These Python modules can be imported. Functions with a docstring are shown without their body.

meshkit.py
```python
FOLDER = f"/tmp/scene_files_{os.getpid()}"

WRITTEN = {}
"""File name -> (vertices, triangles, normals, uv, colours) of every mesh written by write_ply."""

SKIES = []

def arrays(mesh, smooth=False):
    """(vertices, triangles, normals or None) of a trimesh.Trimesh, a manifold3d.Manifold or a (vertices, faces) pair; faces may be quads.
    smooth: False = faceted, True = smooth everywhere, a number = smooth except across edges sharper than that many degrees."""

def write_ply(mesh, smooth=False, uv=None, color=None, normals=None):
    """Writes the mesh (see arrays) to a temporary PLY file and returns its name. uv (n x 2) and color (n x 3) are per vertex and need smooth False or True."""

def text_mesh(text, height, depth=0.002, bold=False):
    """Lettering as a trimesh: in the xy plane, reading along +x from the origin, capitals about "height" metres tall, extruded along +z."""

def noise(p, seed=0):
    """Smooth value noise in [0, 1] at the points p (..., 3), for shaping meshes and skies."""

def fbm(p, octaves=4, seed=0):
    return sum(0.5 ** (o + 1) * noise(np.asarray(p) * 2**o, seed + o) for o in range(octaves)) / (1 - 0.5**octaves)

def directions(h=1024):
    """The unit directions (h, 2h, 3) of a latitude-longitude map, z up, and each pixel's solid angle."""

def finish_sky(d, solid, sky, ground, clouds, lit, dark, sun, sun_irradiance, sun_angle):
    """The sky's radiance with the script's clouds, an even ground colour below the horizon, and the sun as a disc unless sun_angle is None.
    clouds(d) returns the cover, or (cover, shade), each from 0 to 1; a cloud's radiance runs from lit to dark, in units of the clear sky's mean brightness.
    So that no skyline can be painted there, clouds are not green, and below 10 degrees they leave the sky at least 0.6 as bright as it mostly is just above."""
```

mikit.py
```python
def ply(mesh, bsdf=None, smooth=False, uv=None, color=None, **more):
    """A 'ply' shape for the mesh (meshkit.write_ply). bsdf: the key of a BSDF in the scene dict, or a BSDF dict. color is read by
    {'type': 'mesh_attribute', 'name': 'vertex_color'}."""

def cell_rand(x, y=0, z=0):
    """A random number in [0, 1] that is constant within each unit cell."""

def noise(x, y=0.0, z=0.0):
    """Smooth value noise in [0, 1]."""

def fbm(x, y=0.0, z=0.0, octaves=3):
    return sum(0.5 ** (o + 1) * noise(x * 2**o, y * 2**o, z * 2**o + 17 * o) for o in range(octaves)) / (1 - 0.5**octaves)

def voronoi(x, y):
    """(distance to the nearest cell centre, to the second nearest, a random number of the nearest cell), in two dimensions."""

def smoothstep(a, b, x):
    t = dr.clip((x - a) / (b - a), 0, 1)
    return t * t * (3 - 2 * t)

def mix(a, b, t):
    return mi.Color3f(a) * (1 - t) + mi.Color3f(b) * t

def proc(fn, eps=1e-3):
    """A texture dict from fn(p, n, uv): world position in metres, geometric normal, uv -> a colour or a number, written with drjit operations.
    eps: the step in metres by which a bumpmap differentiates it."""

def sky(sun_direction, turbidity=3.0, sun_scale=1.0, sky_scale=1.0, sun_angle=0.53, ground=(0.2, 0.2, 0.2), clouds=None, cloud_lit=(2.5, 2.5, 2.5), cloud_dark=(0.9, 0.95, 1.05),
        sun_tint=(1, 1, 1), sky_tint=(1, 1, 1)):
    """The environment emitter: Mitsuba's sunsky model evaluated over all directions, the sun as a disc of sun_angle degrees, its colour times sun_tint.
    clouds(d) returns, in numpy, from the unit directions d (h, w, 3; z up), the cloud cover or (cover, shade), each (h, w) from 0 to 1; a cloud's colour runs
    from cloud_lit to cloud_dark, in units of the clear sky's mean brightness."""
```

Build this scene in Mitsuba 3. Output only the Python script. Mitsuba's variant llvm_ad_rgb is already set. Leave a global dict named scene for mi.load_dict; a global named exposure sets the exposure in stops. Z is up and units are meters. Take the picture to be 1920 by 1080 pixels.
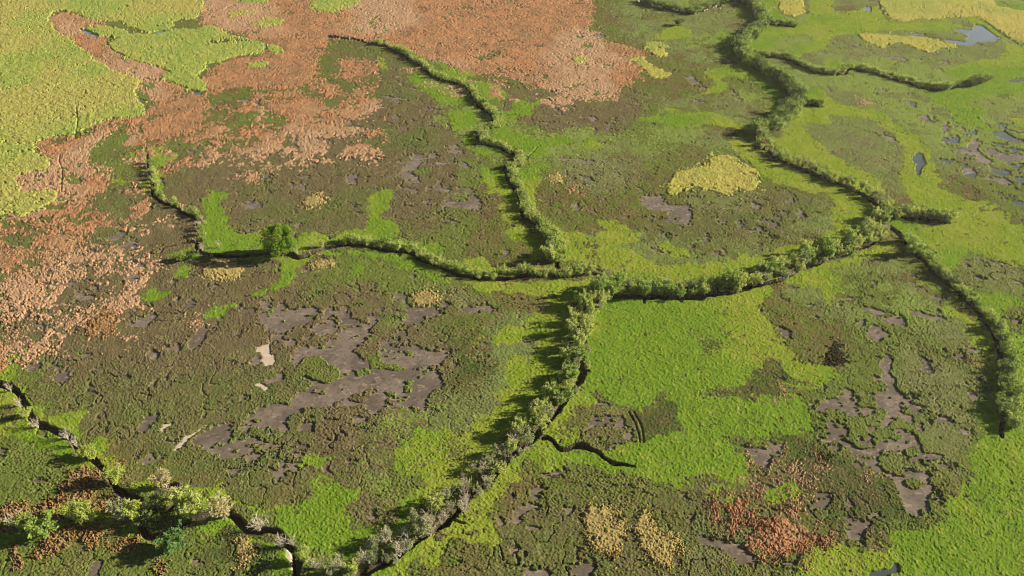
"""Aerial view of a salt-marsh / wetland: sedge, bright grass, rusty dead grass, reeds, mud flats, pools and scrub-lined creeks.
All data below are ground positions in metres (x east of the camera foot, y away from it)."""
import math, random
import numpy as np
import drjit as dr
import mitsuba as mi
import trimesh
import shapely
from scipy.spatial import cKDTree
import meshkit
import mikit
from mikit import proc, noise, fbm, voronoi, smoothstep, mix

T = mi.ScalarTransform4f
scene, labels = {}, {}
rnd = random.Random(7)
R = np.random.default_rng(11)

# ------------------------------------------------------------------ camera, sky, exposure
H, PITCH = 110.0, math.radians(38.0)
scene['camera'] = {
    'type': 'perspective', 'fov': 42.0, 'fov_axis': 'y', 'near_clip': 1.0, 'far_clip': 20000.0,
    'medium': {'type': 'ref', 'id': 'air'},
    'to_world': T().look_at(origin=[0, 0, H], target=[0, 100 * math.cos(PITCH), H - 100 * math.sin(PITCH)], up=[0, 0, 1]),
}
SUN_EL, SUN_AZ = math.radians(22.0), math.radians(82.0)     # azimuth from +y towards +x
SUN = [math.sin(SUN_AZ) * math.cos(SUN_EL), math.cos(SUN_AZ) * math.cos(SUN_EL), math.sin(SUN_EL)]
def thin_cloud(d):                                          # broken bright cumulus and haze low round the whole horizon, clear overhead
    low = np.exp(-(np.maximum(d[..., 2], 0) / .37) ** 4)
    n = meshkit.fbm(d * [4, 4, 9] + 5, 4, seed=2)
    return low * (.15 + .75 * np.clip((n - .40) / .15, 0, 1))
scene['sky'] = mikit.sky(SUN, turbidity=3.0, sky_scale=0.08, sun_tint=(0.90, 1.0, 1.18), ground=(0.08, 0.1, 0.04),
                         clouds=thin_cloud, cloud_lit=(15.5, 17.8, 22.0))
exposure = 3.45
scene['air'] = {'type': 'homogeneous', 'albedo': .95, 'sigma_t': .00011, 'phase': {'type': 'hg', 'g': .5}}

# creek centre lines
LINE = {
 'main': [(121.3,423.6),(108.6,359.8),(111.9,344.4),(110.5,326.6),(99.5,308.9),(91.9,299.2),(91.1,283.7),(95.9,274.7),(101.1,264.5),(102.3,252.2),(97.4,238.9),(87.0,225.9),(78.8,219.8),(78.0,211.8),(82.5,202.8),(89.5,194.3),(97.5,186.1),(101.3,180.0),(101.6,173.9),(99.8,168.6),(94.9,161.5),(85.2,155.5),(73.8,149.4),(61.5,142.9),(53.1,139.6),(42.5,137.3),(32.5,137.1),(23.8,138.1),(20.4,135.2),(16.9,129.1),(15.9,121.9),(14.5,113.6),(11.9,106.6),(8.4,100.9),(4.6,95.8),(2.5,92.8),(-1.9,87.8),(-6.1,82.8),(-10.1,78.1),(-14.3,73.9),(-18.8,69.9),(-24.0,67.0),(-26.4,61.6)],
 'west': [(-111.9,206.4),(-108.0,197.5),(-103.9,188.2),(-101.0,183.2),(-98.1,179.4),(-92.0,176.2),(-85.5,171.2),(-82.1,165.2),(-81.0,157.8),(-78.6,154.7),(-76.1,153.7),(-70.6,153.3),(-66.3,153.9),(-62.1,155.0),(-57.5,154.7),(-54.2,152.0),(-51.9,153.9),(-49.0,157.0),(-43.8,158.6),(-39.3,158.6),(-32.1,156.2),(-25.2,155.0),(-23.1,152.4),(-20.2,149.7),(-17.1,148.6),(-13.5,146.8),(-10.3,145.0),(-6.9,143.9),(-2.6,144.3),(1.7,145.6),(6.0,144.9),(10.3,144.5),(14.7,144.9),(19.1,146.1),(21.6,145.0)],
 'middle': [(-76.8,311.5),(-71.0,310.2),(-61.4,305.2),(-50.7,299.2),(-42.0,289.3),(-34.7,278.3),(-27.6,265.5),(-17.4,259.7),(-14.2,252.2),(-11.0,242.4),(-6.3,233.9),(-5.3,227.9),(-9.5,224.0),(-11.1,220.2),(-9.3,214.6),(-3.3,211.8),(0.8,205.8),(1.6,200.8),(-1.6,199.2),(0.0,189.7),(2.2,179.4),(3.6,171.2),(8.5,166.0),(10.4,161.0),(11.4,153.9),(11.8,148.3)],
 'right': [(100.4,167.3),(102.0,163.5),(101.4,158.6),(102.5,151.6),(103.5,145.0),(105.3,137.7),(106.9,130.9),(105.9,121.9),(103.0,113.6),(99.5,105.9),(96.3,100.2),(93.7,95.8),(92.6,94.1)],
 'right_spur': [(102.1,172.5),(105.4,171.7),(109.3,170.7),(113.6,170.7),(117.6,168.6)],
 'upper': [(94.1,290.3),(100.6,288.4),(106.0,287.4),(108.8,282.8),(111.0,276.6),(114.8,271.4),(119.5,269.7),(124.8,271.4),(127.6,275.7),(132.4,274.0),(136.1,271.4),(140.8,266.3),(145.6,262.2),(149.4,257.4),(154.4,255.9),(160.4,259.0),(164.9,259.0),(168.9,260.6),(175.9,265.5)],
 'spur1': [(110.2,326.6),(116.4,324.3),(121.9,322.1)],
 'spur2': [(100.2,245.3),(104.2,242.4),(107.0,241.6)],
 'north': [(59.6,357.2),(65.0,349.4),(70.9,345.6),(76.5,340.7),(80.8,338.3),(83.9,341.9),(89.7,346.9),(97.1,354.5),(102.9,358.5),(108.4,357.2),(111.2,352.0)],
 'fork': [(5.4,94.8),(7.8,94.8),(8.7,93.0),(10.3,91.5),(11.7,93.0),(13.9,91.8),(16.1,90.5),(17.7,89.3),(20.2,88.6),(22.4,88.0)],
 'southwest': [(-131.9,112.0),(-103.0,108.4),(-99.8,106.4),(-97.3,103.5),(-94.3,99.7),(-90.5,97.0),(-86.6,95.9),(-83.3,93.9),(-80.2,92.2),(-76.7,89.7),(-74.0,87.2),(-72.4,85.6),(-69.4,82.9),(-66.2,81.2),(-63.3,81.0),(-62.1,82.9),(-61.0,84.1),(-59.2,83.7),(-57.9,81.8),(-58.1,79.6),(-60.4,77.4),(-62.7,75.6),(-62.5,74.2),(-59.9,72.9),(-57.3,73.9),(-55.0,76.0),(-52.1,78.1),(-49.6,79.2),(-47.3,77.4),(-44.9,74.2),(-41.8,74.1),(-39.6,73.6),(-37.9,72.5),(-36.4,71.2),(-35.3,68.9),(-34.2,66.7),(-32.5,61.6)],
 'crack00': [(30.9,137.7),(30.7,134.8)],
 'crack01': [(38.8,137.7),(39.3,135.4)],
 'crack02': [(15.6,127.8),(16.9,127.5),(17.4,126.0)],
 'crack03': [(13.4,113.6),(14.9,113.0),(16.1,112.5)],
 'crack04': [(15.5,127.5),(16.7,127.3),(17.3,125.7)],
 'crack05': [(-11.0,77.0),(-9.7,76.3),(-8.2,75.8)],
 'crack06': [(95.9,99.7),(94.3,97.0),(92.5,93.9)],
 'crack07': [(-150.2,242.4),(-143.3,228.5),(-139.2,217.1)],
 'crack08': [(-139.5,208.7),(-138.1,204.1),(-134.4,198.6),(-127.9,184.7)],
 'crack09': [(-165.6,303.0),(-158.9,294.1),(-150.6,287.4)],
 'crack10': [(-137.1,267.2),(-130.9,264.7),(-124.8,262.2),(-117.3,257.4),(-110.9,253.5)],
 'crack11': [(102.9,154.7),(105.1,154.5),(107.1,155.0)],
 'crack12': [(88.0,279.2),(91.1,281.0)],
 'crack13': [(169.4,354.5),(165.2,339.5),(164.5,327.7)],
 'crack14': [(204.8,335.9),(205.9,325.5),(205.2,312.3),(206.5,298.0)],
 'crack15': [(-23.9,280.1),(-21.6,275.7),(-20.6,270.5)],
 'crack16': [(-3.6,234.6),(-0.6,236.0),(3.0,235.3)],
 'crack17': [(4.9,206.4),(7.2,209.9),(8.1,213.4)],
 'crack18': [(22.8,101.6),(24.0,97.4),(24.1,93.0)],
 'crack19': [(23.8,101.6),(25.0,97.4),(24.7,93.0)],
}
# every cover: material class, name, label, category
OBJ = {
 'sedge': ('olive', 'sedge', 'rough olive green tussocky sedge covering most of the marsh', 'sedge'),
 'brown_sedge': ('brown', 'brown_sedge', 'brown withered tussocky sedge round the large western mud flats', 'sedge'),
 'pale_sedge': ('pale', 'pale_sedge', 'pale grey-green coarse sedge round the southeastern mud and far marsh', 'sedge'),
 'dark_sedge': ('dark', 'dark_sedge', 'dark green sedge between the bright meadow and the southeastern mud', 'sedge'),
 'green_meadow': ('bright', 'short_grass', 'vivid green short grass in the angle right of the creek junction', 'grass'),
 'green_meadow_right': ('bright', 'short_grass', 'vivid green short grass along the lower right edge', 'grass'),
 'green_patch_small': ('bright', 'short_grass', 'small bright green grass patches scattered in the brown sedge', 'grass'),
 'green_meadow_far_right': ('bright', 'short_grass', 'winding bright green grass belts in the upper right marsh', 'grass'),
 'green_strip_inner_bend': ('bright', 'short_grass', 'bright green grass strip inside the big bend of the hedged creek', 'grass'),
 'green_fringe_middle_creek': ('bright', 'short_grass', 'green grass on both sides of the narrow middle creek', 'grass'),
 'green_bank_main_creek_left': ('bright', 'short_grass', 'green grass below the horizontal hedge, left of the vertical hedge', 'grass'),
 'green_bank_west_branch': ('bright', 'short_grass', 'green grass round the lone tree and along the western creek branch', 'grass'),
 'green_bank_southwest_creek': ('bright', 'short_grass', 'green grass along the creek in the lower left corner', 'grass'),
 'green_meadow_south': ('bright', 'short_grass', 'green grass left of the diagonal hedge at the bottom', 'grass'),
 'dead_grass_far': ('dead', 'dead_grass', 'broad rust-pink expanse of dead grass at the top centre', 'dead grass'),
 'dead_grass_west': ('dead', 'dead_grass', 'rust-pink dead grass below the big yellow-green reed bed at left', 'dead grass'),
 'dead_grass_haze': ('dead', 'dead_grass', 'thin rusty haze of dead grass mixed into the sedge at left', 'dead grass'),
 'lush_sedge': ('lush', 'lush_sedge', 'fresh light green sedge between the bright grass belts in the upper right', 'sedge'),
 'dead_grass_streaks': ('dead', 'dead_grass', 'broken rusty streaks of dead grass in the sedge at left', 'dead grass'),
 'orange_clump': ('orange', 'dead_grass', 'small bright orange clump of dead grass at far left', 'dead grass'),
 'orange_grass_southwest': ('orange', 'dead_grass', 'orange-brown dead grass beside the trees in the lower left corner', 'dead grass'),
 'rust_clumps_southeast': ('dead', 'dead_grass', 'rusty clumps of dead grass near the star shaped mud in the lower right', 'dead grass'),
 'reed_bed_northwest': ('reed', 'reed_bed', 'large yellow-green reed bed filling the upper left', 'reeds'),
 'reed_bed_north': ('reed', 'reed_bed', 'yellow-green reed bed along the top left edge above the rusty strip', 'reeds'),
 'reed_island_long': ('reed', 'reed_bed', 'long yellow-green reed island right of the rusty strip', 'reeds'),
 'reed_islets_north': ('reed', 'reed_bed', 'small yellow-green reed islets in the rusty grass near the top', 'reeds'),
 'round_reed_island': ('reed', 'reed_bed', 'tiny round green reed island alone in the rusty expanse', 'reeds'),
 'yellow_reed_patch': ('yellow', 'yellow_reeds', 'golden yellow reed patch alone inside the big creek bend', 'reeds'),
 'yellow_reed_northeast': ('yellow', 'yellow_reeds', 'broad golden yellow reed bed in the top right corner', 'reeds'),
 'yellow_reed_tongue': ('yellow', 'yellow_reeds', 'long golden reed tongue left of the pond', 'reeds'),
 'yellow_reed_north': ('yellow', 'yellow_reeds', 'orange-yellow reed patch at the top edge right of the hedge', 'reeds'),
 'yellow_islets': ('yellow', 'yellow_reeds', 'two small yellow reed islets at the right tip of the rusty expanse', 'reeds'),
 'straw_patch_lone_tree': ('straw', 'straw_grass', 'tan straw-coloured grass patch just below the lone tree', 'dry grass'),
 'straw_patch_mud': ('straw', 'straw_grass', 'pale straw clump on the mud bank right of centre-left', 'dry grass'),
 'straw_patch_west': ('straw', 'straw_grass', 'small straw clump above the lone tree', 'dry grass'),
 'straw_patch_creek': ('straw', 'straw_grass', 'small straw patch right of the lone tree under the creek', 'dry grass'),
 'straw_patch_middle': ('straw', 'straw_grass', 'small straw clump right of the middle creek', 'dry grass'),
 'golden_grass_south': ('straw', 'golden_grass', 'tall golden-brown grass block near the bottom edge', 'dry grass'),
 'golden_grass_southeast': ('straw', 'golden_grass', 'golden-brown grass strip right of the tall golden block', 'dry grass'),
 'straw_mound': ('straw', 'straw_grass', 'lone straw mound beside a white mud patch at right', 'dry grass'),
 'straw_patch_sw': ('straw', 'straw_grass', 'straw tufts left of the bare bank at lower left', 'dry grass'),
 'dark_burnt_bush': ('brushdark', 'burnt_bush', 'low blackened burnt bush alone in the right-hand sedge', 'bush'),
 'sedge_islets': ('olive', 'sedge_islets', 'little sedge islets standing in the mud flats', 'sedge'),
 'mud_flat_west': ('mud', 'mud_flat', 'largest grey-brown mud flat, left of centre', 'mud flat'),
 'mud_flat_upper_west': ('mud', 'mud_flat', 'lobed mud flat just above the largest one', 'mud flat'),
 'mud_flat_straw': ('mud', 'mud_flat', 'mud flat below the pale straw clump', 'mud flat'),
 'mud_flat_narrow': ('mud', 'mud_flat', 'narrow mud strip left of the vertical hedge', 'mud flat'),
 'mud_flat_ring': ('mud', 'mud_flat', 'broken ring of mud left of the middle creek', 'mud flat'),
 'mud_flat_east_ring': ('mud', 'mud_flat', 'mud patch below the golden yellow reed patch', 'mud flat'),
 'mud_flat_southeast_upper': ('mud', 'mud_flat', 'upper branching grey mud flat at lower right', 'mud flat'),
 'mud_flat_southeast_middle': ('mud', 'mud_flat', 'middle looping grey mud flat at lower right', 'mud flat'),
 'mud_flat_southeast_lower': ('mud', 'mud_flat', 'lowest broad mud flat at lower right, with a sedge islet', 'mud flat'),
 'mud_flat_boomerang': ('mud', 'mud_flat', 'boomerang shaped mud pan by the rusty clumps', 'mud flat'),
 'mud_flat_star': ('mud', 'mud_flat', 'star shaped mud pan near the lower right meadow', 'mud flat'),
 'mud_flat_bottom': ('mud', 'mud_flat', 'mud patches beside the golden grass at the bottom', 'mud flat'),
 'mud_flat_bottom_edge': ('mud', 'mud_flat', 'mud pan cut by the bottom edge below the golden block', 'mud flat'),
 'mud_flat_fish': ('mud', 'mud_flat', 'fish shaped mud pan right of the creek fork', 'mud flat'),
 'mud_flat_southwest': ('mud', 'mud_flat', 'two streaked mud lobes at lower left', 'mud flat'),
 'mud_flat_east': ('mud', 'mud_flat', 'mud pans in the sedge left of the right-hand creek', 'mud flat'),
 'mud_flat_pools': ('mud', 'mud_flat', 'pinkish mud banks among the blue pools at far right', 'mud flat'),
 'mud_pans': ('mud', 'mud_pans', 'many small grey mud pans scattered through the sedge', 'mud pans'),
 'pale_sand_strip': ('sand', 'pale_mud', 'dry pale mud strips at lower left', 'dry mud'),
 'white_mud_patch': ('sand', 'pale_mud', 'white dried mud patch left of the largest mud flat', 'dry mud'),
 'bare_bank': ('sand', 'bare_bank', 'bare pale creek bank at the bottom left', 'bank'),
 'bare_bank_fork': ('sand', 'bare_bank', 'bare pale bank where the small fork leaves the hedge', 'bank'),
 'pond': ('water', 'pond', 'large blue pond in the top right', 'pond'),
 'pool_thin': ('water', 'pool', 'thin water strip above the golden reed tongue', 'pool'),
 'pool_far': ('water', 'pool', 'tiny blue pool at the top edge', 'pool'),
 'pool_oval': ('water', 'pool', 'oval blue pool in the bright green belt', 'pool'),
 'pool_edge': ('water', 'pool', 'thin pool at the right edge beyond the scrub line', 'pool'),
 'pools_east': ('water', 'pools', 'small blue pools along the right edge', 'pools'),
 'pools_rust': ('water', 'pools', 'two tiny pools at the right end of the rusty expanse', 'pools'),
 'pools_reed': ('water', 'pools', 'dark slivers of water beside the upper left reed beds', 'pools'),
 'pools_bottom': ('water', 'pools', 'slivers of water in the grass at the bottom right', 'pools'),
 'creek': ('creek', 'creek', 'dark muddy creeks and cracks winding through the marsh', 'creek'),
}
# outlines on the ground, later ones over earlier ones
POLY = [
 ('brown','brown_sedge',[(-135.5,166.0),(-122.3,173.9),(-118.0,191.2),(-102.4,204.1),(-85.9,214.6),(-69.9,225.9),(-60.4,251.2),(-66.8,286.5),(-60.2,298.0),(-41.1,281.0),(-30.2,251.2),(-19.5,229.9),(-13.0,204.1),(-14.3,168.6),(-27.9,163.5),(-43.4,156.2),(-49.9,136.7),(-33.0,140.8),(-24.3,130.9),(-9.6,129.1),(-10.6,103.0),(-16.2,94.8),(-27.5,89.7),(-29.4,78.1),(-39.4,81.4),(-47.8,81.4),(-64.0,87.2),(-79.0,94.8),(-94.9,108.9),(-109.9,118.5)]),
 ('brown','brown_sedge',[(-11.8,265.5),(7.7,255.9),(29.8,246.7),(47.2,265.5),(52.9,251.2),(38.4,225.9),(17.3,222.1),(3.5,229.9)]),
 ('brown','brown_sedge',[(15.9,197.5),(35.7,204.1),(45.5,194.3),(38.5,168.6),(50.2,156.2),(75.4,163.5),(87.3,173.9),(79.8,188.2),(69.9,179.4),(46.6,173.9),(29.7,179.4),(18.0,182.3)]),
 ('brown','brown_sedge',[(-5.4,76.0),(8.4,81.4),(22.1,78.1),(36.6,86.0),(58.2,87.2),(57.0,78.1),(47.4,70.9),(37.5,66.1),(-5.1,66.1)]),
 ('brown','brown_sedge',[(-29.3,82.5),(-19.1,84.9),(-19.8,74.9),(-27.8,74.4)]),
 ('brown','brown_sedge',[(10.4,100.2),(16.2,107.4),(20.7,98.8),(22.0,92.2),(15.9,90.9),(11.1,94.8)]),
 ('pale','pale_sedge',[(80.8,116.3),(85.7,119.0),(89.3,116.8),(92.6,115.7),(95.6,114.1),(98.1,113.0),(96.8,108.9),(79.7,108.9)]),
 ('pale','pale_sedge',[(79.3,108.9),(96.8,108.9),(92.5,102.5),(90.2,99.2),(89.8,95.6),(85.3,89.7),(81.5,87.2),(76.0,86.4),(68.5,87.2),(68.9,90.5),(72.5,89.7),(76.0,88.8),(77.2,92.2),(76.7,97.4),(76.2,103.0)]),
 ('pale','pale_sedge',[(48.6,185.2),(58.7,185.2),(69.4,183.2),(65.7,176.6),(56.3,173.9),(47.2,177.6)]),
 ('pale','pale_sedge',[(109.8,153.1),(113.2,154.7),(116.3,155.4),(121.5,151.6),(125.4,147.2),(120.1,137.4),(116.1,139.4),(111.3,138.1),(107.2,140.1),(107.4,147.9)]),
 ('pale','pale_sedge',[(13.0,204.1),(26.3,207.6),(38.5,200.8),(33.8,188.2),(21.3,185.2),(12.4,189.7)]),
 ('pale','pale_sedge',[(95.6,242.4),(115.4,236.0),(124.2,222.1),(117.3,200.8),(104.4,188.2),(96.4,200.8),(90.9,214.6)]),
 ('pale','pale_sedge',[(98.2,295.1),(135.3,316.6),(156.7,292.2),(193.6,298.0),(189.1,281.0),(157.7,270.5),(130.6,278.3)]),
 ('pale','pale_sedge',[(111.8,270.5),(145.7,265.5),(167.7,246.7),(176.5,242.4),(150.7,194.3),(131.9,194.3),(129.3,225.9),(110.3,242.4)]),
 ('pale','pale_sedge',[(-22.3,143.6),(-17.1,142.9),(-10.0,137.4),(-3.3,133.5),(-6.5,132.8),(-13.2,134.8),(-17.6,138.7)]),
 ('pale','pale_sedge',[(32.3,71.2),(35.8,71.2),(36.4,68.6),(34.6,66.1),(28.1,66.1),(28.3,68.6)]),
 ('pale','pale_sedge',[(-20.3,185.2),(-10.1,185.2),(-12.9,180.4),(-18.0,181.3)]),
 ('dark','dark_sedge',[(40.5,94.8),(46.4,94.3),(51.3,94.8),(57.5,95.2),(59.3,92.6),(63.6,91.3),(65.5,87.6),(68.3,83.3),(68.0,79.6),(66.4,75.6),(62.5,73.6),(60.7,71.9),(58.2,72.2),(54.8,71.9),(55.3,76.7),(52.5,77.4),(50.5,81.0),(51.1,87.2),(50.6,92.2),(42.2,93.5)]),
 ('dark','dark_sedge',[(42.9,108.9),(47.5,109.9),(51.0,112.0),(53.3,115.2),(57.1,115.2),(57.5,111.5),(57.5,108.9)]),
 ('dark','dark_sedge',[(22.5,102.0),(28.2,103.0),(30.1,105.9),(31.9,105.9),(34.0,103.5),(32.7,96.5),(29.2,95.6),(24.7,93.0),(22.5,97.0)]),
 ('dark','dark_sedge',[(34.9,108.9),(40.0,108.9),(38.0,105.9),(40.0,105.4),(46.8,103.9),(51.6,105.9),(53.1,108.9)]),
 ('dark','dark_sedge',[(-13.3,123.0),(-6.1,119.6),(-2.3,115.2),(-2.9,108.9),(-14.6,108.9),(-12.1,116.3)]),
 ('dark','dark_sedge',[(-48.6,78.8),(-41.0,73.2),(-39.0,69.9),(-39.7,66.1),(-50.5,66.1),(-53.0,69.9),(-50.5,73.2)]),
 ('lush','lush_sedge',[(62.8,423.6),(125.6,423.6),(339.7,423.6),(186.8,194.3),(144.6,204.1),(125.6,194.3),(111.8,176.6),(104.4,188.2),(96.4,200.8),(84.8,211.1),(81.1,222.1),(99.3,242.4),(102.4,265.5),(91.8,286.5),(68.9,275.7),(58.1,298.0),(42.8,316.6)]),
 ('lush','lush_sedge',[(52.2,246.7),(88.1,255.9),(83.9,225.9),(68.2,204.1),(47.7,218.3)]),
 ('lush','lush_sedge',[(88.2,176.6),(101.1,179.4),(97.4,166.0),(71.9,151.6),(30.8,142.9),(13.2,149.4),(12.7,166.0),(33.5,163.5),(59.7,156.2)]),
 ('lush','lush_sedge',[(-3.5,222.1),(24.5,225.9),(47.1,214.6),(45.5,204.1),(23.0,207.6),(6.4,200.8)]),
 ('lush','lush_sedge',[(-7.3,130.9),(12.5,136.7),(14.0,121.9),(8.6,105.9),(0.0,97.4),(-15.5,87.2),(-24.9,84.9),(-20.5,97.4),(-8.6,105.9),(-4.7,121.9)]),
 ('lush','lush_sedge',[(62.1,145.0),(86.0,153.9),(96.7,153.9),(102.0,130.9),(100.8,118.5),(87.6,125.4),(72.3,129.1),(61.3,132.8)]),
 ('lush','lush_sedge',[(-39.9,270.5),(-11.8,265.5),(0.0,233.9),(-6.5,204.1),(-21.2,229.9)]),
 ('bright','green_meadow',[(39.9,136.7),(44.2,137.4),(53.2,140.1),(62.6,143.6),(65.5,145.0),(72.5,147.9),(82.5,151.6),(94.8,159.4),(99.3,160.2),(98.8,157.8),(94.2,155.4),(89.9,152.4),(86.7,150.8),(79.9,147.9),(77.5,142.2),(77.4,139.4),(73.7,133.5),(72.3,134.1),(72.1,137.4),(72.0,140.8),(67.5,142.9),(62.0,141.5),(60.1,137.4),(57.0,135.4),(55.9,134.1),(57.3,130.3),(58.3,127.8),(58.9,124.2),(58.1,120.2),(60.3,119.6),(58.9,116.3),(62.2,114.6),(65.0,114.1),(68.0,113.0),(68.7,112.0),(66.6,109.9),(63.9,108.6),(57.0,109.9),(57.1,111.5),(57.1,115.2),(53.3,115.2),(51.0,112.0),(47.5,109.9),(42.9,108.6),(34.9,108.6)]),
 ('bright','green_meadow',[(22.0,136.7),(30.8,136.7),(40.2,137.4),(35.1,108.6),(12.7,108.6),(15.0,115.2),(15.8,120.2),(15.9,126.6),(17.8,130.9),(19.8,134.8)]),
 ('bright','green_meadow',[(12.4,109.1),(17.0,107.4),(18.3,105.9),(19.1,103.9),(22.5,102.5),(25.2,101.6),(27.5,103.0),(29.4,105.9),(31.7,106.9),(31.3,104.4),(34.1,103.5),(35.2,109.1)]),
 ('bright','green_meadow',[(12.7,108.9),(17.0,107.4),(15.6,103.5),(13.4,102.5),(10.4,99.2),(9.9,96.5),(11.1,94.8),(12.8,93.9),(14.7,92.6),(17.9,91.3),(24.7,93.0),(25.6,94.8),(29.8,95.6),(32.6,94.8),(30.4,82.9),(28.4,82.9),(27.4,84.5),(23.6,84.9),(20.5,85.2),(17.4,86.8),(16.0,88.4),(13.6,88.0),(11.1,88.4),(9.0,86.8),(6.1,86.8),(4.6,88.8),(2.6,89.3),(1.9,87.2),(1.3,84.9),(-0.6,83.3),(-1.9,81.0),(-3.7,80.3),(-4.6,77.4),(-4.2,76.0),(-2.4,74.2),(-2.4,72.2),(-4.1,70.9),(-5.9,71.2),(-7.7,72.2),(-8.9,72.5),(-10.6,71.5),(-11.1,69.9),(-12.1,68.6),(-15.3,68.3),(-16.0,66.7),(-16.3,61.6),(-23.7,61.6),(-21.9,68.3),(-18.3,69.9),(-15.9,71.9),(-13.7,73.6),(-12.1,76.0),(-9.8,78.1),(-6.9,81.8),(-4.1,84.5),(-2.6,87.2),(-0.3,90.1),(4.7,95.2),(7.5,97.4),(8.4,101.1),(11.1,105.9)]),
 ('bright','green_meadow',[(34.7,108.9),(40.0,108.9),(38.2,106.9),(37.5,105.4),(40.0,105.4),(46.8,103.9),(51.6,105.9),(54.2,104.9),(58.8,104.9),(58.6,102.0),(58.8,99.2),(57.0,95.6),(52.6,94.8),(49.3,94.8),(45.0,93.9),(41.9,95.2),(40.6,95.2),(40.1,91.8),(40.9,90.5),(43.0,89.7),(43.7,86.0),(42.7,84.9),(41.0,84.1),(40.2,84.9),(39.3,82.5),(38.4,82.5),(37.9,84.5),(36.4,84.9),(34.5,85.2),(31.8,84.5),(30.2,83.3)]),
 ('bright','green_meadow',[(67.8,109.1),(56.8,108.9),(55.0,107.9),(59.9,107.4),(64.9,108.4)]),
 ('bright','green_meadow_right',[(97.6,109.1),(95.3,105.9),(92.5,102.5),(90.2,99.2),(89.8,95.6),(87.4,93.5),(85.1,89.3),(82.9,86.8),(79.4,84.1),(77.7,81.8),(75.5,79.2),(73.6,76.3),(71.8,75.6),(69.2,75.3),(64.6,74.2),(62.7,73.2),(61.2,71.5),(59.1,70.9),(56.7,70.6),(54.6,71.2),(53.0,71.9),(50.5,72.2),(48.9,71.9),(47.9,69.6),(46.2,68.6),(46.2,66.7),(45.2,61.6),(98.3,61.6),(130.0,109.1)]),
 ('bright','green_meadow_right',[(106.9,139.4),(110.4,138.1),(113.0,137.4),(115.8,138.7),(116.8,136.7),(118.9,136.7),(146.7,134.1),(115.1,133.5),(112.0,132.2),(110.5,128.4),(110.2,124.8),(138.9,122.5),(129.7,108.6),(102.5,108.6),(106.9,118.5),(108.0,126.6),(108.2,133.5)]),
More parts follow.
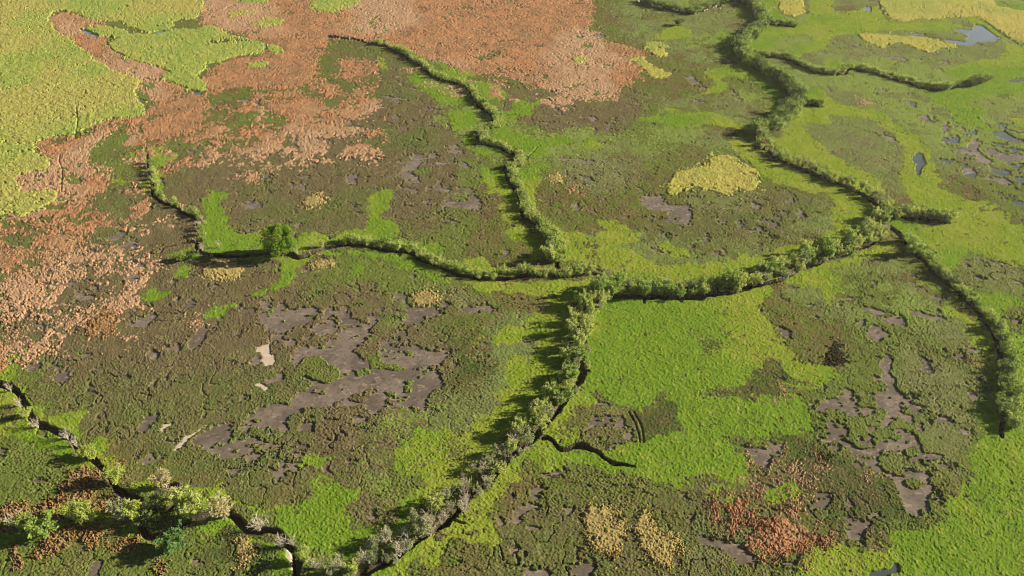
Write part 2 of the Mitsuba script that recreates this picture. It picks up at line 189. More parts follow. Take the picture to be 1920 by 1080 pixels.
 ('bright','green_meadow_right',[(97.7,143.6),(100.9,145.0),(101.8,137.4),(102.6,130.3),(104.4,124.2),(106.9,123.0),(108.6,122.5),(102.5,108.6),(97.4,108.6),(99.2,113.0),(100.6,117.4),(99.5,119.0),(99.2,122.5),(101.5,127.2),(99.3,130.3),(100.3,134.1),(102.6,137.4),(99.6,140.1)]),
 ('bright','green_meadow_right',[(103.0,150.8),(104.8,147.9),(106.7,140.8),(110.9,137.4),(112.6,134.1),(110.2,127.8),(110.3,124.2),(104.8,113.0),(105.3,118.5),(106.8,129.1),(106.0,139.4),(103.5,145.0)]),
 ('bright','green_patch_small',[(45.0,82.5),(48.3,84.1),(51.1,82.9),(50.5,81.0),(47.8,80.3),(46.9,79.2),(45.0,79.2),(44.6,81.0)]),
 ('bright','green_patch_small',[(42.8,78.8),(44.1,78.1),(43.8,77.0),(42.7,77.4)]),
 ('bright','green_patch_small',[(32.9,81.8),(37.1,83.7),(37.0,82.2),(34.3,81.0)]),
 ('bright','green_patch_small',[(37.6,81.8),(38.8,81.8),(38.5,80.3),(37.6,80.7)]),
 ('bright','green_meadow_far_right',[(113.1,185.7),(112.4,180.4),(112.8,176.6),(111.6,173.9),(115.3,175.7),(118.0,173.0),(117.9,168.6),(113.7,167.7),(109.7,169.5),(103.4,170.3),(101.1,166.0),(101.9,164.3),(103.4,160.2),(103.2,155.4),(103.2,149.4),(105.1,148.6),(108.1,149.4),(110.2,153.9),(113.2,154.7),(116.2,156.2),(118.6,154.7),(121.9,152.4),(124.3,150.1),(154.9,146.4),(169.7,168.6),(169.7,168.6),(132.2,166.9),(127.6,163.5),(126.3,162.7),(126.2,164.3),(132.6,168.6),(134.4,173.0),(132.9,174.8),(127.2,171.2),(128.6,173.9),(128.5,175.7),(133.8,177.6),(131.3,179.4),(126.8,179.4),(124.8,181.3),(122.6,183.2),(122.2,185.7)]),
 ('bright','green_meadow_far_right',[(161.7,423.6),(170.3,423.6),(144.6,344.4),(139.8,327.7),(133.1,312.3),(126.2,298.0),(117.8,294.1),(112.1,289.3),(109.6,290.3),(112.0,296.0),(118.2,300.0),(123.8,304.0),(125.7,310.2),(124.1,314.4),(114.8,313.4),(108.9,308.1),(101.8,298.0),(97.4,292.2),(95.3,292.2),(96.8,304.0),(102.6,312.3),(109.4,321.0),(119.7,319.9),(130.5,330.0)]),
 ('bright','green_meadow_far_right',[(106.4,257.4),(110.9,257.4),(109.7,249.7),(110.2,243.8),(118.4,240.9),(124.1,236.7),(126.2,229.9),(127.6,223.3),(130.6,222.1),(129.0,217.1),(129.3,209.9),(128.4,204.1),(126.3,201.9),(120.8,184.7),(112.2,184.7),(113.9,191.2),(118.0,198.6),(123.6,212.2),(123.7,220.8),(121.5,229.9),(120.0,233.9),(115.4,236.0),(109.0,236.7),(104.1,238.1),(105.6,229.9),(99.1,229.9),(94.3,225.9),(93.4,220.8),(95.8,215.8),(97.2,209.9),(98.4,205.3),(101.5,198.6),(104.8,193.3),(104.1,184.7),(100.1,184.7),(97.0,193.3),(90.6,206.4),(84.0,209.9),(83.4,215.8),(87.1,220.8),(94.8,231.2),(99.7,239.5)]),
 ('bright','green_meadow_far_right',[(144.2,255.9),(151.3,257.4),(156.6,255.1),(162.3,259.0),(167.5,259.0),(177.2,265.5),(178.9,268.8),(172.9,268.8),(165.4,265.5),(164.0,274.0),(174.6,279.2),(179.0,282.8),(189.6,284.7),(198.4,292.2),(201.4,302.0),(202.0,306.0),(204.6,300.0),(252.0,292.2),(226.8,254.3),(177.3,254.3),(170.8,252.8),(164.4,252.8),(159.7,248.2),(159.4,242.4),(161.6,239.5),(158.4,235.3),(153.6,235.3),(155.5,227.2),(154.8,224.6),(150.9,227.2),(148.6,231.2),(149.4,236.7),(150.8,242.4),(148.5,246.7),(147.9,249.7),(148.7,254.3)]),
 ('bright','green_meadow_far_right',[(167.6,231.2),(211.4,231.2),(207.0,224.6),(166.2,228.5)]),
 ('bright','green_meadow_far_right',[(127.5,423.6),(144.6,423.6),(118.9,344.4),(119.4,334.7),(123.6,327.7),(114.3,327.7),(114.9,344.4)]),
 ('bright','green_meadow_far_right',[(136.7,334.7),(157.5,344.4),(165.8,349.4),(164.0,332.4),(167.5,325.5),(176.9,327.7),(189.5,330.0),(192.5,323.2),(184.4,318.8),(171.2,319.9),(155.7,318.8),(143.5,314.4),(135.3,312.3)]),
 ('bright','green_meadow_far_right',[(194.9,341.9),(210.1,337.1),(203.1,308.1),(202.1,321.0),(200.0,332.4)]),
 ('bright','green_meadow_far_right',[(224.0,352.0),(293.6,354.5),(278.8,332.4),(225.3,341.9)]),
 ('bright','green_meadow_far_right',[(121.2,282.8),(126.7,282.8),(126.2,277.5),(120.8,277.5)]),
 ('bright','green_strip_inner_bend',[(72.9,272.2),(81.7,275.7),(88.6,279.2),(93.4,274.0),(95.8,260.6),(97.0,251.2),(94.4,242.4),(91.6,236.7),(88.0,236.7),(91.1,248.2),(90.6,260.6),(87.4,268.8),(79.9,270.5),(76.5,267.2),(77.0,260.6),(75.0,254.3),(67.0,252.8),(71.8,257.4),(75.4,262.2)]),
 ('bright','green_strip_inner_bend',[(54.0,235.3),(66.3,236.7),(72.2,231.2),(79.2,225.9),(78.0,223.3),(73.4,225.9),(68.1,228.5),(61.3,229.9),(52.8,228.5)]),
 ('bright','green_strip_inner_bend',[(68.7,215.8),(73.3,218.3),(75.9,208.7),(79.2,200.8),(82.6,197.5),(86.6,193.3),(90.4,189.2),(94.0,184.7),(86.4,184.7),(79.8,188.2),(76.6,191.2),(73.8,194.3),(74.7,199.7),(72.0,204.1),(70.1,209.9)]),
 ('bright','green_strip_inner_bend',[(86.0,314.4),(91.2,314.4),(92.7,296.0),(93.6,277.5),(88.4,281.0),(86.1,292.2)]),
 ('bright','green_strip_inner_bend',[(106.3,352.0),(109.6,339.5),(104.1,321.0),(102.2,325.5),(101.2,344.4)]),
 ('bright','green_strip_inner_bend',[(90.8,185.7),(91.2,179.4),(87.4,171.2),(86.0,164.3),(79.1,160.2),(68.7,156.2),(62.5,153.1),(57.8,152.4),(51.7,148.6),(50.1,149.4),(46.4,148.6),(42.0,149.4),(41.3,145.7),(50.2,145.7),(54.8,147.2),(64.6,150.8),(74.6,154.7),(85.5,160.2),(94.2,165.2),(99.4,171.2),(102.1,179.4),(101.4,185.7)]),
 ('bright','green_strip_inner_bend',[(42.3,148.6),(35.9,148.6),(32.8,151.6),(30.5,154.7),(27.3,157.8),(31.5,161.8),(33.1,163.5),(30.8,164.3),(29.3,166.9),(28.1,169.5),(27.3,166.0),(24.3,164.3),(21.6,160.2),(20.6,153.9),(19.6,153.1),(19.1,157.0),(19.4,161.0),(17.2,163.5),(13.9,162.7),(12.9,160.2),(13.3,152.4),(18.6,150.8),(21.5,149.4),(26.0,145.7),(34.4,144.3),(41.5,144.3)]),
 ('bright','green_strip_inner_bend',[(38.0,156.2),(39.7,158.6),(42.5,156.2),(43.2,153.9),(40.8,153.9)]),
 ('bright','green_strip_inner_bend',[(24.3,169.5),(26.2,169.5),(25.5,166.9),(24.2,167.7)]),
 ('bright','green_fringe_middle_creek',[(3.6,185.7),(7.1,185.7),(6.0,180.4),(7.3,173.0),(10.5,168.6),(13.1,164.3),(13.2,158.6),(11.6,161.8),(8.9,166.0),(5.8,171.2)]),
 ('bright','green_fringe_middle_creek',[(-4.1,185.7),(1.0,185.7),(2.0,175.7),(2.9,168.6),(3.8,166.0),(6.5,163.5),(8.8,161.0),(9.3,152.4),(6.2,151.6),(4.0,153.1),(5.9,156.2),(4.1,159.4),(0.9,161.0),(-1.4,163.5),(0.0,168.6),(-3.4,171.2)]),
 ('bright','green_fringe_middle_creek',[(-37.8,268.8),(-36.0,271.4),(-32.3,267.2),(-28.3,259.0),(-21.7,255.9),(-14.0,254.3),(-13.5,243.8),(-19.6,242.4),(-26.6,245.3),(-27.7,251.2),(-36.2,260.6)]),
 ('bright','green_fringe_middle_creek',[(-21.9,239.5),(-13.3,238.1),(-11.2,229.9),(-18.5,223.3),(-20.6,229.9)]),
 ('bright','green_fringe_middle_creek',[(-15.0,262.2),(-10.5,264.7),(-3.8,257.4),(-1.3,251.2),(-3.7,247.5),(-8.1,248.2),(-11.4,252.8)]),
 ('bright','green_fringe_middle_creek',[(-28.9,282.8),(-22.0,282.8),(-12.1,274.0),(-13.2,268.8),(-19.8,267.2),(-25.2,268.8)]),
 ('bright','green_fringe_middle_creek',[(-4.8,235.3),(0.6,239.5),(1.2,246.7),(5.0,249.0),(7.4,243.8),(6.6,236.7),(2.4,233.9),(-3.5,229.9)]),
 ('bright','green_fringe_middle_creek',[(-7.4,220.8),(-3.5,227.2),(2.3,222.1),(7.9,217.1),(13.7,219.5),(17.1,219.5),(20.4,217.1),(18.0,214.6),(12.3,213.4),(9.9,209.9),(9.3,206.4),(5.4,205.3),(3.9,209.9),(0.0,212.2)]),
 ('bright','green_fringe_middle_creek',[(21.4,215.8),(24.4,218.3),(28.5,213.4),(26.6,211.1),(22.7,211.1)]),
 ('bright','green_fringe_middle_creek',[(-16.0,220.8),(-10.0,211.1),(-2.2,211.1),(-3.3,207.6),(-9.9,207.6),(-16.9,215.8)]),
 ('bright','green_fringe_middle_creek',[(1.1,197.5),(5.4,200.8),(11.8,200.8),(8.4,196.5),(6.6,184.7),(2.0,184.7),(0.0,193.3)]),
 ('bright','green_fringe_middle_creek',[(-9.6,199.7),(-5.3,196.5),(-1.6,197.5),(0.0,184.7),(-6.6,184.7)]),
 ('bright','green_fringe_middle_creek',[(-53.4,290.3),(-50.1,286.5),(-47.7,274.0),(-51.8,279.2)]),
 ('bright','green_fringe_middle_creek',[(7.5,246.7),(11.2,248.2),(10.5,243.8),(7.4,243.8)]),
 ('bright','green_patch_small',[(43.0,233.9),(48.0,235.3),(52.3,232.6),(60.0,235.3),(58.2,225.9),(52.4,225.9),(51.3,229.9),(43.8,231.2)]),
 ('bright','green_patch_small',[(50.7,240.9),(54.3,240.9),(57.8,236.7),(54.8,236.7)]),
 ('bright','green_patch_small',[(65.3,321.0),(70.3,323.2),(75.6,318.8),(74.0,310.2),(63.1,307.1),(57.4,308.1),(62.8,314.4)]),
 ('bright','green_bank_main_creek_left',[(-11.9,142.2),(-9.4,142.9),(-5.6,143.6),(1.7,142.9),(9.4,142.9),(15.9,143.6),(20.1,143.6),(18.5,139.4),(15.8,136.7),(14.0,134.1),(13.3,130.3),(13.0,125.4),(12.3,120.7),(11.3,116.3),(9.7,113.0),(8.0,108.6),(-2.2,108.6),(-1.5,113.0),(-0.4,116.3),(2.3,117.9),(5.0,120.2),(5.4,122.5),(3.9,123.0),(0.0,121.3),(-3.1,120.2),(-5.0,121.3),(-4.3,123.6),(-0.8,126.6),(2.4,126.0),(4.8,130.3),(9.0,132.2),(10.0,136.7),(8.4,138.1),(1.7,138.7),(-2.5,138.7),(-5.9,138.1),(-9.3,140.1)]),
 ('bright','green_patch_small',[(-9.0,123.0),(-6.7,124.2),(-6.2,121.9),(-8.1,121.3)]),
 ('bright','green_bank_west_branch',[(-43.9,157.8),(-38.9,156.2),(-34.1,154.7),(-24.9,152.4),(-21.0,148.6),(-17.3,145.7),(-13.7,143.6),(-15.3,142.2),(-18.5,144.3),(-22.1,146.4),(-28.0,148.6),(-30.2,151.6),(-34.7,152.4),(-40.0,154.7)]),
 ('bright','green_patch_small',[(-39.7,147.9),(-39.4,150.8),(-36.7,150.8),(-36.7,145.0),(-38.8,145.0)]),
 ('bright','green_bank_west_branch',[(-44.8,162.7),(-42.3,166.0),(-38.8,167.7),(-39.4,174.8),(-39.6,182.3),(-38.5,185.7),(-34.0,185.7),(-32.8,180.4),(-35.1,174.8),(-34.6,171.2),(-29.8,167.7),(-29.3,163.5),(-31.0,161.8),(-28.6,161.0),(-23.8,159.4),(-18.3,159.4),(-17.2,157.0),(-19.6,153.1),(-16.0,151.6),(-14.1,149.4),(-11.5,150.8),(-8.9,153.1),(-6.2,151.6),(-4.4,148.6),(-0.9,148.6),(2.6,147.9),(2.6,145.7),(-2.6,145.0),(-6.9,145.0),(-14.0,148.6),(-20.3,150.8),(-23.4,155.4),(-30.1,158.6),(-34.9,160.2),(-40.6,161.0),(-44.5,161.0)]),
 ('bright','green_bank_west_branch',[(-85.5,175.7),(-86.6,182.3),(-86.2,185.7),(-81.7,185.7),(-79.6,180.4),(-80.7,177.6),(-78.8,173.0),(-75.8,167.7),(-72.2,165.2),(-68.9,163.5),(-65.7,163.5),(-62.4,156.2),(-61.5,152.7),(-65.7,152.0),(-75.9,153.1),(-78.4,155.4),(-81.5,163.5),(-82.5,169.5)]),
 ('bright','green_bank_west_branch',[(-57.4,161.8),(-54.0,163.5),(-49.5,164.3),(-47.2,161.8),(-44.5,163.5),(-43.7,159.4),(-49.3,158.6),(-52.6,157.0),(-53.7,153.9),(-59.4,155.0)]),
 ('bright','green_bank_west_branch',[(-65.4,150.8),(-61.6,153.1),(-57.3,153.9),(-52.5,152.4),(-50.2,156.2),(-43.2,156.2),(-42.8,153.9),(-49.3,153.9),(-52.1,148.6),(-53.1,143.6),(-54.2,140.8),(-57.9,138.7),(-60.3,136.7),(-61.3,137.4),(-60.0,138.7),(-56.2,142.2),(-55.8,145.7),(-56.2,149.4),(-58.5,151.6)]),
 ('bright','green_patch_small',[(-87.0,138.1),(-85.5,140.8),(-83.3,139.4),(-80.8,139.4),(-80.7,136.7),(-84.4,135.8),(-86.4,136.4)]),
 ('bright','green_patch_small',[(-70.5,130.9),(-68.6,134.1),(-64.3,134.8),(-63.9,132.2),(-65.6,129.7),(-69.2,129.7)]),
 ('bright','green_patch_small',[(-82.5,144.3),(-83.0,149.4),(-81.1,150.1),(-78.8,147.2),(-81.2,144.3)]),
 ('bright','green_bank_west_branch',[(-87.2,154.7),(-82.8,157.8),(-77.9,153.9),(-79.0,151.6),(-84.3,151.6)]),
 ('bright','green_bank_west_branch',[(-117.7,208.7),(-114.7,212.2),(-109.6,213.4),(-105.6,208.7),(-102.6,206.4),(-103.2,201.9),(-103.2,197.5),(-100.1,184.7),(-105.1,184.7),(-108.5,197.5),(-113.1,199.7)]),
 ('bright','green_patch_small',[(-116.5,190.2),(-115.1,194.3),(-112.2,192.3),(-112.1,188.2)]),
 ('bright','green_bank_southwest_creek',[(-90.6,99.2),(-87.1,100.6),(-83.7,101.6),(-83.7,99.2),(-84.2,97.4),(-82.1,94.3),(-80.0,92.6),(-78.3,94.8),(-75.7,93.5),(-76.8,91.3),(-74.3,89.3),(-72.4,87.2),(-72.4,85.6),(-75.9,89.3),(-81.0,92.6),(-84.4,94.8),(-88.5,97.0)]),
 ('bright','green_bank_southwest_creek',[(-131.2,110.9),(-102.9,109.4),(-98.1,105.9),(-93.9,102.5),(-92.4,98.8),(-94.5,97.4),(-97.2,100.6),(-99.1,103.0),(-125.6,102.5)]),
 ('bright','green_bank_southwest_creek',[(-121.9,97.0),(-96.1,97.9),(-95.1,97.9),(-90.4,96.1),(-85.8,94.3),(-80.9,90.9),(-76.5,89.3),(-75.0,87.2),(-79.1,87.6),(-84.0,90.5),(-87.8,92.2),(-94.0,95.2),(-120.5,94.8)]),
 ('bright','green_bank_southwest_creek',[(-133.3,114.1),(-106.8,116.8),(-103.7,119.0),(-102.5,117.4),(-103.3,113.0),(-102.5,108.6),(-129.7,108.6)]),
 ('bright','green_bank_southwest_creek',[(-68.9,82.5),(-66.0,84.1),(-62.2,84.9),(-61.5,82.9),(-62.7,81.0),(-66.2,81.4)]),
 ('bright','green_bank_southwest_creek',[(-62.7,81.0),(-58.6,81.8),(-54.9,79.2),(-54.3,81.0),(-50.8,81.0),(-50.5,78.8),(-55.7,78.1),(-61.2,79.6)]),
 ('bright','green_bank_southwest_creek',[(-106.8,74.2),(-83.1,74.2),(-77.1,76.0),(-70.8,77.4),(-65.3,77.4),(-65.8,75.6),(-69.7,74.9),(-76.7,73.2),(-81.3,71.9),(-104.5,70.9)]),
 ('bright','green_bank_southwest_creek',[(-65.6,75.3),(-62.5,74.2),(-59.2,72.5),(-59.7,71.5),(-64.8,73.2)]),
 ('bright','green_bank_southwest_creek',[(-54.2,75.3),(-50.9,76.3),(-46.9,76.0),(-44.8,73.9),(-48.9,73.9),(-52.4,73.6)]),
 ('bright','green_bank_southwest_creek',[(-44.7,73.6),(-41.1,73.6),(-38.6,71.9),(-41.3,72.2)]),
 ('bright','green_bank_southwest_creek',[(-38.4,69.9),(-36.9,70.9),(-35.4,68.3),(-33.1,61.6),(-36.9,61.6)]),
 ('bright','green_meadow_south',[(-59.0,84.1),(-56.8,82.9),(-53.9,81.0),(-50.7,80.7),(-48.1,80.3),(-45.5,78.8),(-43.9,77.4),(-40.9,77.4),(-39.5,74.2),(-36.7,72.5),(-34.6,70.9),(-32.0,69.9),(-27.6,68.9),(-30.5,84.9),(-33.3,85.6),(-35.6,84.1),(-35.5,81.0),(-37.8,79.9),(-38.1,78.5),(-40.4,78.1),(-43.7,78.8),(-48.0,81.0),(-51.4,81.8),(-55.6,83.3)]),
 ('bright','green_meadow_south',[(-30.6,84.1),(-28.0,82.5),(-26.8,80.7),(-29.0,77.7),(-27.8,74.2),(-25.1,74.2),(-22.0,75.3),(-19.5,77.4),(-19.2,80.3),(-17.6,82.2),(-14.6,83.7),(-15.3,85.2),(-18.6,85.6),(-21.6,86.4),(-22.6,89.7),(-20.1,93.5),(-19.1,96.5),(-16.4,97.0),(-13.6,96.1),(-9.5,95.2),(-6.9,99.2),(-2.8,100.6),(-2.1,103.0),(-5.0,104.9),(-2.2,107.9),(-0.7,109.1),(6.9,109.1),(6.3,103.0),(3.8,99.7),(2.4,96.5),(-1.3,94.3),(-3.0,91.3),(-5.5,88.4),(-6.4,86.4),(-9.5,83.3),(-12.4,80.3),(-14.7,78.1),(-15.7,75.6),(-19.0,72.9),(-21.7,70.9),(-24.9,69.3),(-27.8,68.6)]),
 ('bright','green_patch_small',[(-38.9,90.5),(-36.4,91.3),(-32.3,90.5),(-34.3,88.8),(-36.3,87.6),(-38.5,88.8)]),
 ('brown','brown_sedge',[(-14.2,95.6),(-9.5,95.6),(-9.7,93.0),(-11.7,88.8),(-13.3,88.0),(-14.2,90.5)]),
 ('dark','dark_sedge',[(41.9,123.6),(43.2,122.5),(43.6,119.0),(42.4,116.8),(41.1,119.6)]),
 ('dark','dark_sedge',[(46.3,122.5),(48.5,121.9),(47.4,120.4)]),
 ('dark','dark_sedge',[(50.4,121.9),(53.6,120.7),(52.3,120.2)]),
 ('dark','dark_sedge',[(44.3,102.5),(45.9,103.0),(44.8,100.2),(46.1,98.3),(48.4,97.9),(47.5,97.2),(45.8,98.3),(44.1,100.2)]),
 ('dark','dark_sedge',[(37.6,97.2),(39.2,96.7),(38.7,95.9),(37.7,96.1)]),
 ('dark','dark_sedge',[(19.2,159.4),(21.1,160.2),(21.0,153.9),(19.4,153.5)]),
 ('dead','dead_grass_far',[(-142.3,352.0),(-154.1,423.6),(-105.6,423.6),(-89.5,345.9),(-77.9,348.9),(-79.9,423.6),(37.1,423.6),(35.5,337.1),(31.8,319.9),(37.4,307.1),(43.3,301.0),(51.2,295.1),(50.6,275.7),(45.3,265.5),(38.6,258.2),(34.7,249.0),(26.3,249.0),(17.1,253.5),(9.6,258.2),(0.0,268.0),(-12.1,273.1),(-20.4,278.3),(-31.2,285.4),(-38.1,292.2),(-45.2,298.0),(-50.2,304.0),(-59.4,307.1),(-71.2,311.5),(-77.1,307.1),(-76.2,292.2),(-75.0,275.7),(-74.3,263.0),(-81.0,258.2),(-92.5,258.2),(-100.9,260.6),(-106.5,253.5),(-108.6,251.2),(-111.8,258.2),(-114.6,265.5),(-113.4,275.7),(-109.8,283.7),(-96.7,289.3),(-97.5,301.0),(-108.7,310.2),(-120.5,319.9),(-129.6,319.9),(-135.1,330.0)]),
 ('dead','dead_grass_far',[(-205.4,337.1),(-201.0,339.5),(-193.0,335.9),(-185.4,331.2),(-176.6,328.9),(-177.2,323.2),(-183.1,321.0),(-177.9,314.4),(-171.6,310.2),(-165.3,304.0),(-158.9,294.1),(-150.2,286.5),(-140.8,280.1),(-135.4,276.6),(-128.0,273.1),(-130.5,267.2),(-136.5,265.5),(-141.1,267.2),(-149.1,272.2),(-156.8,279.2),(-164.1,286.5),(-173.3,296.0),(-181.5,306.0),(-189.9,314.4),(-197.9,323.2)]),
 ('dead','dead_grass_west',[(-135.2,260.6),(-129.3,263.9),(-121.7,260.6),(-116.2,255.9),(-109.9,250.5),(-104.8,242.4),(-103.2,235.3),(-94.1,223.3),(-91.9,215.8),(-96.9,215.8),(-102.7,219.5),(-108.6,223.3),(-108.6,217.1),(-111.6,215.8),(-118.6,212.2),(-121.9,213.4),(-121.4,220.8),(-128.0,228.5),(-131.6,225.9),(-130.7,215.8),(-132.5,212.2),(-132.1,207.6),(-126.5,198.6),(-119.0,198.6),(-117.8,193.3),(-117.2,184.7),(-180.4,184.7),(-144.4,194.3),(-137.6,197.5),(-138.7,200.8),(-146.0,207.6),(-150.4,214.6),(-144.9,219.5),(-138.0,222.1),(-138.0,227.2),(-132.9,231.9),(-125.8,233.2),(-123.4,239.5),(-120.1,243.8),(-124.2,246.7),(-130.3,252.8)]),
 ('dead','dead_grass_west',[(-172.6,173.0),(-137.8,175.7),(-132.5,173.0),(-129.7,176.2),(-129.3,185.7),(-117.7,185.7),(-118.9,179.4),(-124.3,172.1),(-127.9,167.7),(-125.3,162.7),(-126.4,160.2),(-163.5,159.4)]),
 ('dead','dead_grass_streaks',[(-84.6,242.4),(-82.0,246.7),(-67.4,248.2),(-66.5,240.9),(-67.5,236.7),(-59.7,233.9),(-56.6,229.9),(-55.4,223.3),(-58.4,220.8),(-69.3,228.5),(-76.4,233.9)]),
 ('dead','dead_grass_streaks',[(-81.2,209.9),(-79.7,214.6),(-72.7,218.3),(-71.8,214.6),(-73.7,208.7),(-78.6,206.4)]),
 ('dead','dead_grass_streaks',[(-95.6,209.9),(-94.7,215.8),(-88.3,213.4),(-85.8,208.7),(-91.7,206.4)]),
 ('dead','dead_grass_streaks',[(-65.4,213.4),(-62.2,217.1),(-57.4,209.9),(-61.6,208.7)]),
 ('dead','dead_grass_streaks',[(-91.6,220.8),(-84.1,224.6),(-83.3,219.5),(-88.3,217.1)]),
 ('dead','dead_grass_streaks',[(-70.2,222.1),(-63.8,222.1),(-64.2,215.8),(-67.6,215.8)]),
 ('dead','dead_grass_streaks',[(-83.2,254.3),(-75.0,254.3),(-72.1,249.7),(-80.0,249.0)]),
 ('dead','dead_grass_streaks',[(-81.4,195.4),(-75.9,196.5),(-72.0,193.3),(-76.6,191.2)]),
 ('dead','dead_grass_streaks',[(-97.5,204.1),(-91.5,204.1),(-91.0,200.8),(-95.3,200.8)]),
 ('dead','dead_grass_streaks',[(-59.4,245.3),(-53.7,248.2),(-46.8,243.8),(-48.8,236.7),(-54.0,235.3),(-57.8,236.7)]),
 ('dead','dead_grass_streaks',[(-53.4,212.2),(-49.6,215.8),(-44.4,211.1),(-45.7,205.3),(-49.7,206.4)]),
 ('dead','dead_grass_streaks',[(-66.4,284.7),(-62.6,286.5),(-53.4,281.0),(-50.6,270.5),(-57.4,267.2),(-63.3,267.2)]),
 ('dead','dead_grass_streaks',[(-52.4,260.6),(-49.1,259.8),(-49.1,255.9),(-51.9,257.4)]),
 ('dead','dead_grass_streaks',[(-46.0,222.1),(-43.8,222.7),(-43.9,219.5),(-45.6,219.5)]),
 ('dead','dead_grass_streaks',[(-125.2,164.3),(-119.0,166.9),(-115.0,164.3),(-113.9,170.3),(-109.1,172.5),(-108.4,168.6),(-112.5,165.2),(-110.3,160.2),(-113.8,157.8),(-113.3,153.9),(-118.2,154.7),(-121.7,155.4),(-123.2,159.4)]),
 ('dead','dead_grass_streaks',[(-112.0,153.1),(-110.8,156.2),(-107.4,157.8),(-105.5,152.4),(-107.3,150.5)]),
 ('dead','dead_grass_streaks',[(-105.7,153.9),(-102.2,156.2),(-99.5,153.1),(-100.5,150.1),(-103.5,150.8)]),
 ('dead','dead_grass_streaks',[(-160.9,155.4),(-126.1,157.0),(-122.3,153.1),(-124.8,149.4),(-156.8,149.4)]),
 ('dead','dead_grass_streaks',[(-118.1,150.8),(-113.1,151.6),(-110.0,147.9),(-106.5,147.9),(-105.6,145.0),(-108.9,143.6),(-114.0,147.2)]),
 ('dead','dead_grass_streaks',[(-123.0,142.9),(-122.0,145.7),(-115.2,146.1),(-113.1,143.6),(-112.4,138.7),(-108.0,137.4),(-109.1,135.4),(-114.0,136.1),(-112.2,130.3),(-113.4,127.8),(-119.7,136.7)]),
 ('dead','dead_grass_streaks',[(-100.3,143.6),(-100.0,147.9),(-97.0,150.1),(-95.7,145.0),(-96.8,141.5),(-98.0,139.4)]),
 ('dead','dead_grass_streaks',[(-95.5,146.4),(-92.6,147.9),(-91.6,146.4),(-93.7,145.4)]),
 ('dead','dead_grass_streaks',[(-94.2,133.5),(-92.9,136.1),(-87.9,136.1),(-87.7,133.5),(-90.3,130.9)]),
 ('dead','dead_grass_streaks',[(-102.5,126.0),(-100.0,129.1),(-97.2,129.1),(-96.6,126.9),(-100.6,125.4)]),
 ('dead','dead_grass_streaks',[(-112.2,124.8),(-110.9,125.4),(-109.7,123.0),(-111.2,123.0)]),
 ('dead','dead_grass_streaks',[(-110.5,119.6),(-107.5,121.9),(-104.7,120.2),(-106.8,116.8),(-134.4,115.7)]),
 ('dead','dead_grass_streaks',[(-103.2,119.6),(-101.9,120.7),(-99.7,120.2),(-99.8,117.4),(-101.4,117.4)]),
 ('dead','dead_grass_streaks',[(-106.5,168.6),(-104.0,169.5),(-102.9,166.9),(-105.6,166.4)]),
 ('dead','dead_grass_streaks',[(-72.3,131.6),(-70.1,130.9),(-69.0,129.1),(-70.6,128.7)]),
 ('dead','dead_grass_haze',[(-169.7,168.6),(-122.3,173.9),(-108.7,191.2),(-89.8,168.6),(-86.4,140.8),(-82.7,121.9),(-92.8,118.5),(-129.9,108.9)]),
 ('dead','dead_grass_haze',[(-124.2,222.1),(-103.0,242.4),(-78.7,265.5),(-51.2,265.5),(-39.0,204.1),(-63.5,197.5),(-91.0,204.1),(-109.9,194.3)]),
 ('dead','dead_grass_haze',[(-40.5,275.7),(-12.0,270.5),(26.4,251.2),(21.8,238.1),(0.0,246.7),(-22.7,251.2)]),
 ('orange','orange_clump',[(-95.1,129.1),(-93.1,130.9),(-90.2,129.7),(-88.4,125.4),(-91.2,124.5),(-93.6,126.0)]),
 ('orange','orange_grass_southwest',[(-109.4,78.1),(-86.1,78.8),(-83.9,78.1),(-85.1,75.6),(-107.2,74.9)]),
 ('orange','orange_grass_southwest',[(-82.5,78.8),(-80.1,80.3),(-75.7,79.6),(-75.2,81.8),(-71.5,79.2),(-70.3,80.7),(-66.9,80.7),(-66.6,79.2),(-70.1,78.8),(-73.7,78.5),(-77.4,78.5),(-78.7,77.4),(-80.9,77.0)]),
 ('orange','orange_grass_southwest',[(-80.5,83.7),(-78.5,84.9),(-75.1,86.0),(-75.1,84.5),(-75.8,83.3),(-79.3,82.5)]),
 ('orange','orange_grass_southwest',[(-78.1,71.9),(-75.8,73.9),(-74.1,75.3),(-70.0,74.2),(-67.6,74.9),(-67.9,73.6),(-69.7,72.2),(-72.2,72.5),(-74.0,71.9),(-76.4,70.9)]),
 ('orange','orange_grass_southwest',[(-82.2,70.2),(-81.7,70.9),(-80.3,69.9),(-79.9,68.6),(-81.3,68.9)]),
 ('orange','orange_grass_southwest',[(-57.3,68.3),(-56.7,68.9),(-55.4,68.6),(-55.8,67.3)]),
 ('orange','orange_grass_southwest',[(-72.9,89.3),(-71.6,89.3),(-71.5,88.2)]),
 ('orange','orange_grass_southwest',[(-65.9,72.2),(-64.6,72.9),(-62.2,71.9),(-62.7,70.9),(-64.8,71.2)]),
 ('dead','rust_clumps_southeast',[(33.6,79.2),(36.3,80.3),(38.1,78.8),(41.1,78.5),(40.2,77.0),(39.1,76.3),(37.2,77.4),(35.0,77.2)]),
 ('dead','rust_clumps_southeast',[(40.8,83.3),(42.5,85.2),(43.1,83.7),(42.1,82.2),(40.8,82.2)]),
 ('dead','rust_clumps_southeast',[(40.0,75.3),(42.7,75.3),(46.4,77.4),(48.8,77.4),(51.0,76.7),(54.8,76.3),(53.5,74.2),(51.3,73.9),(49.4,73.6),(48.6,71.9),(46.8,70.6),(44.7,70.6),(42.9,71.5),(40.8,71.2),(40.7,73.2)]),
 ('dead','rust_clumps_southeast',[(47.6,80.7),(50.4,80.7),(49.7,78.5),(48.5,78.5)]),
 ('dead','rust_clumps_southeast',[(50.1,86.0),(51.7,86.0),(53.0,84.1),(51.5,83.3),(50.3,84.5)]),
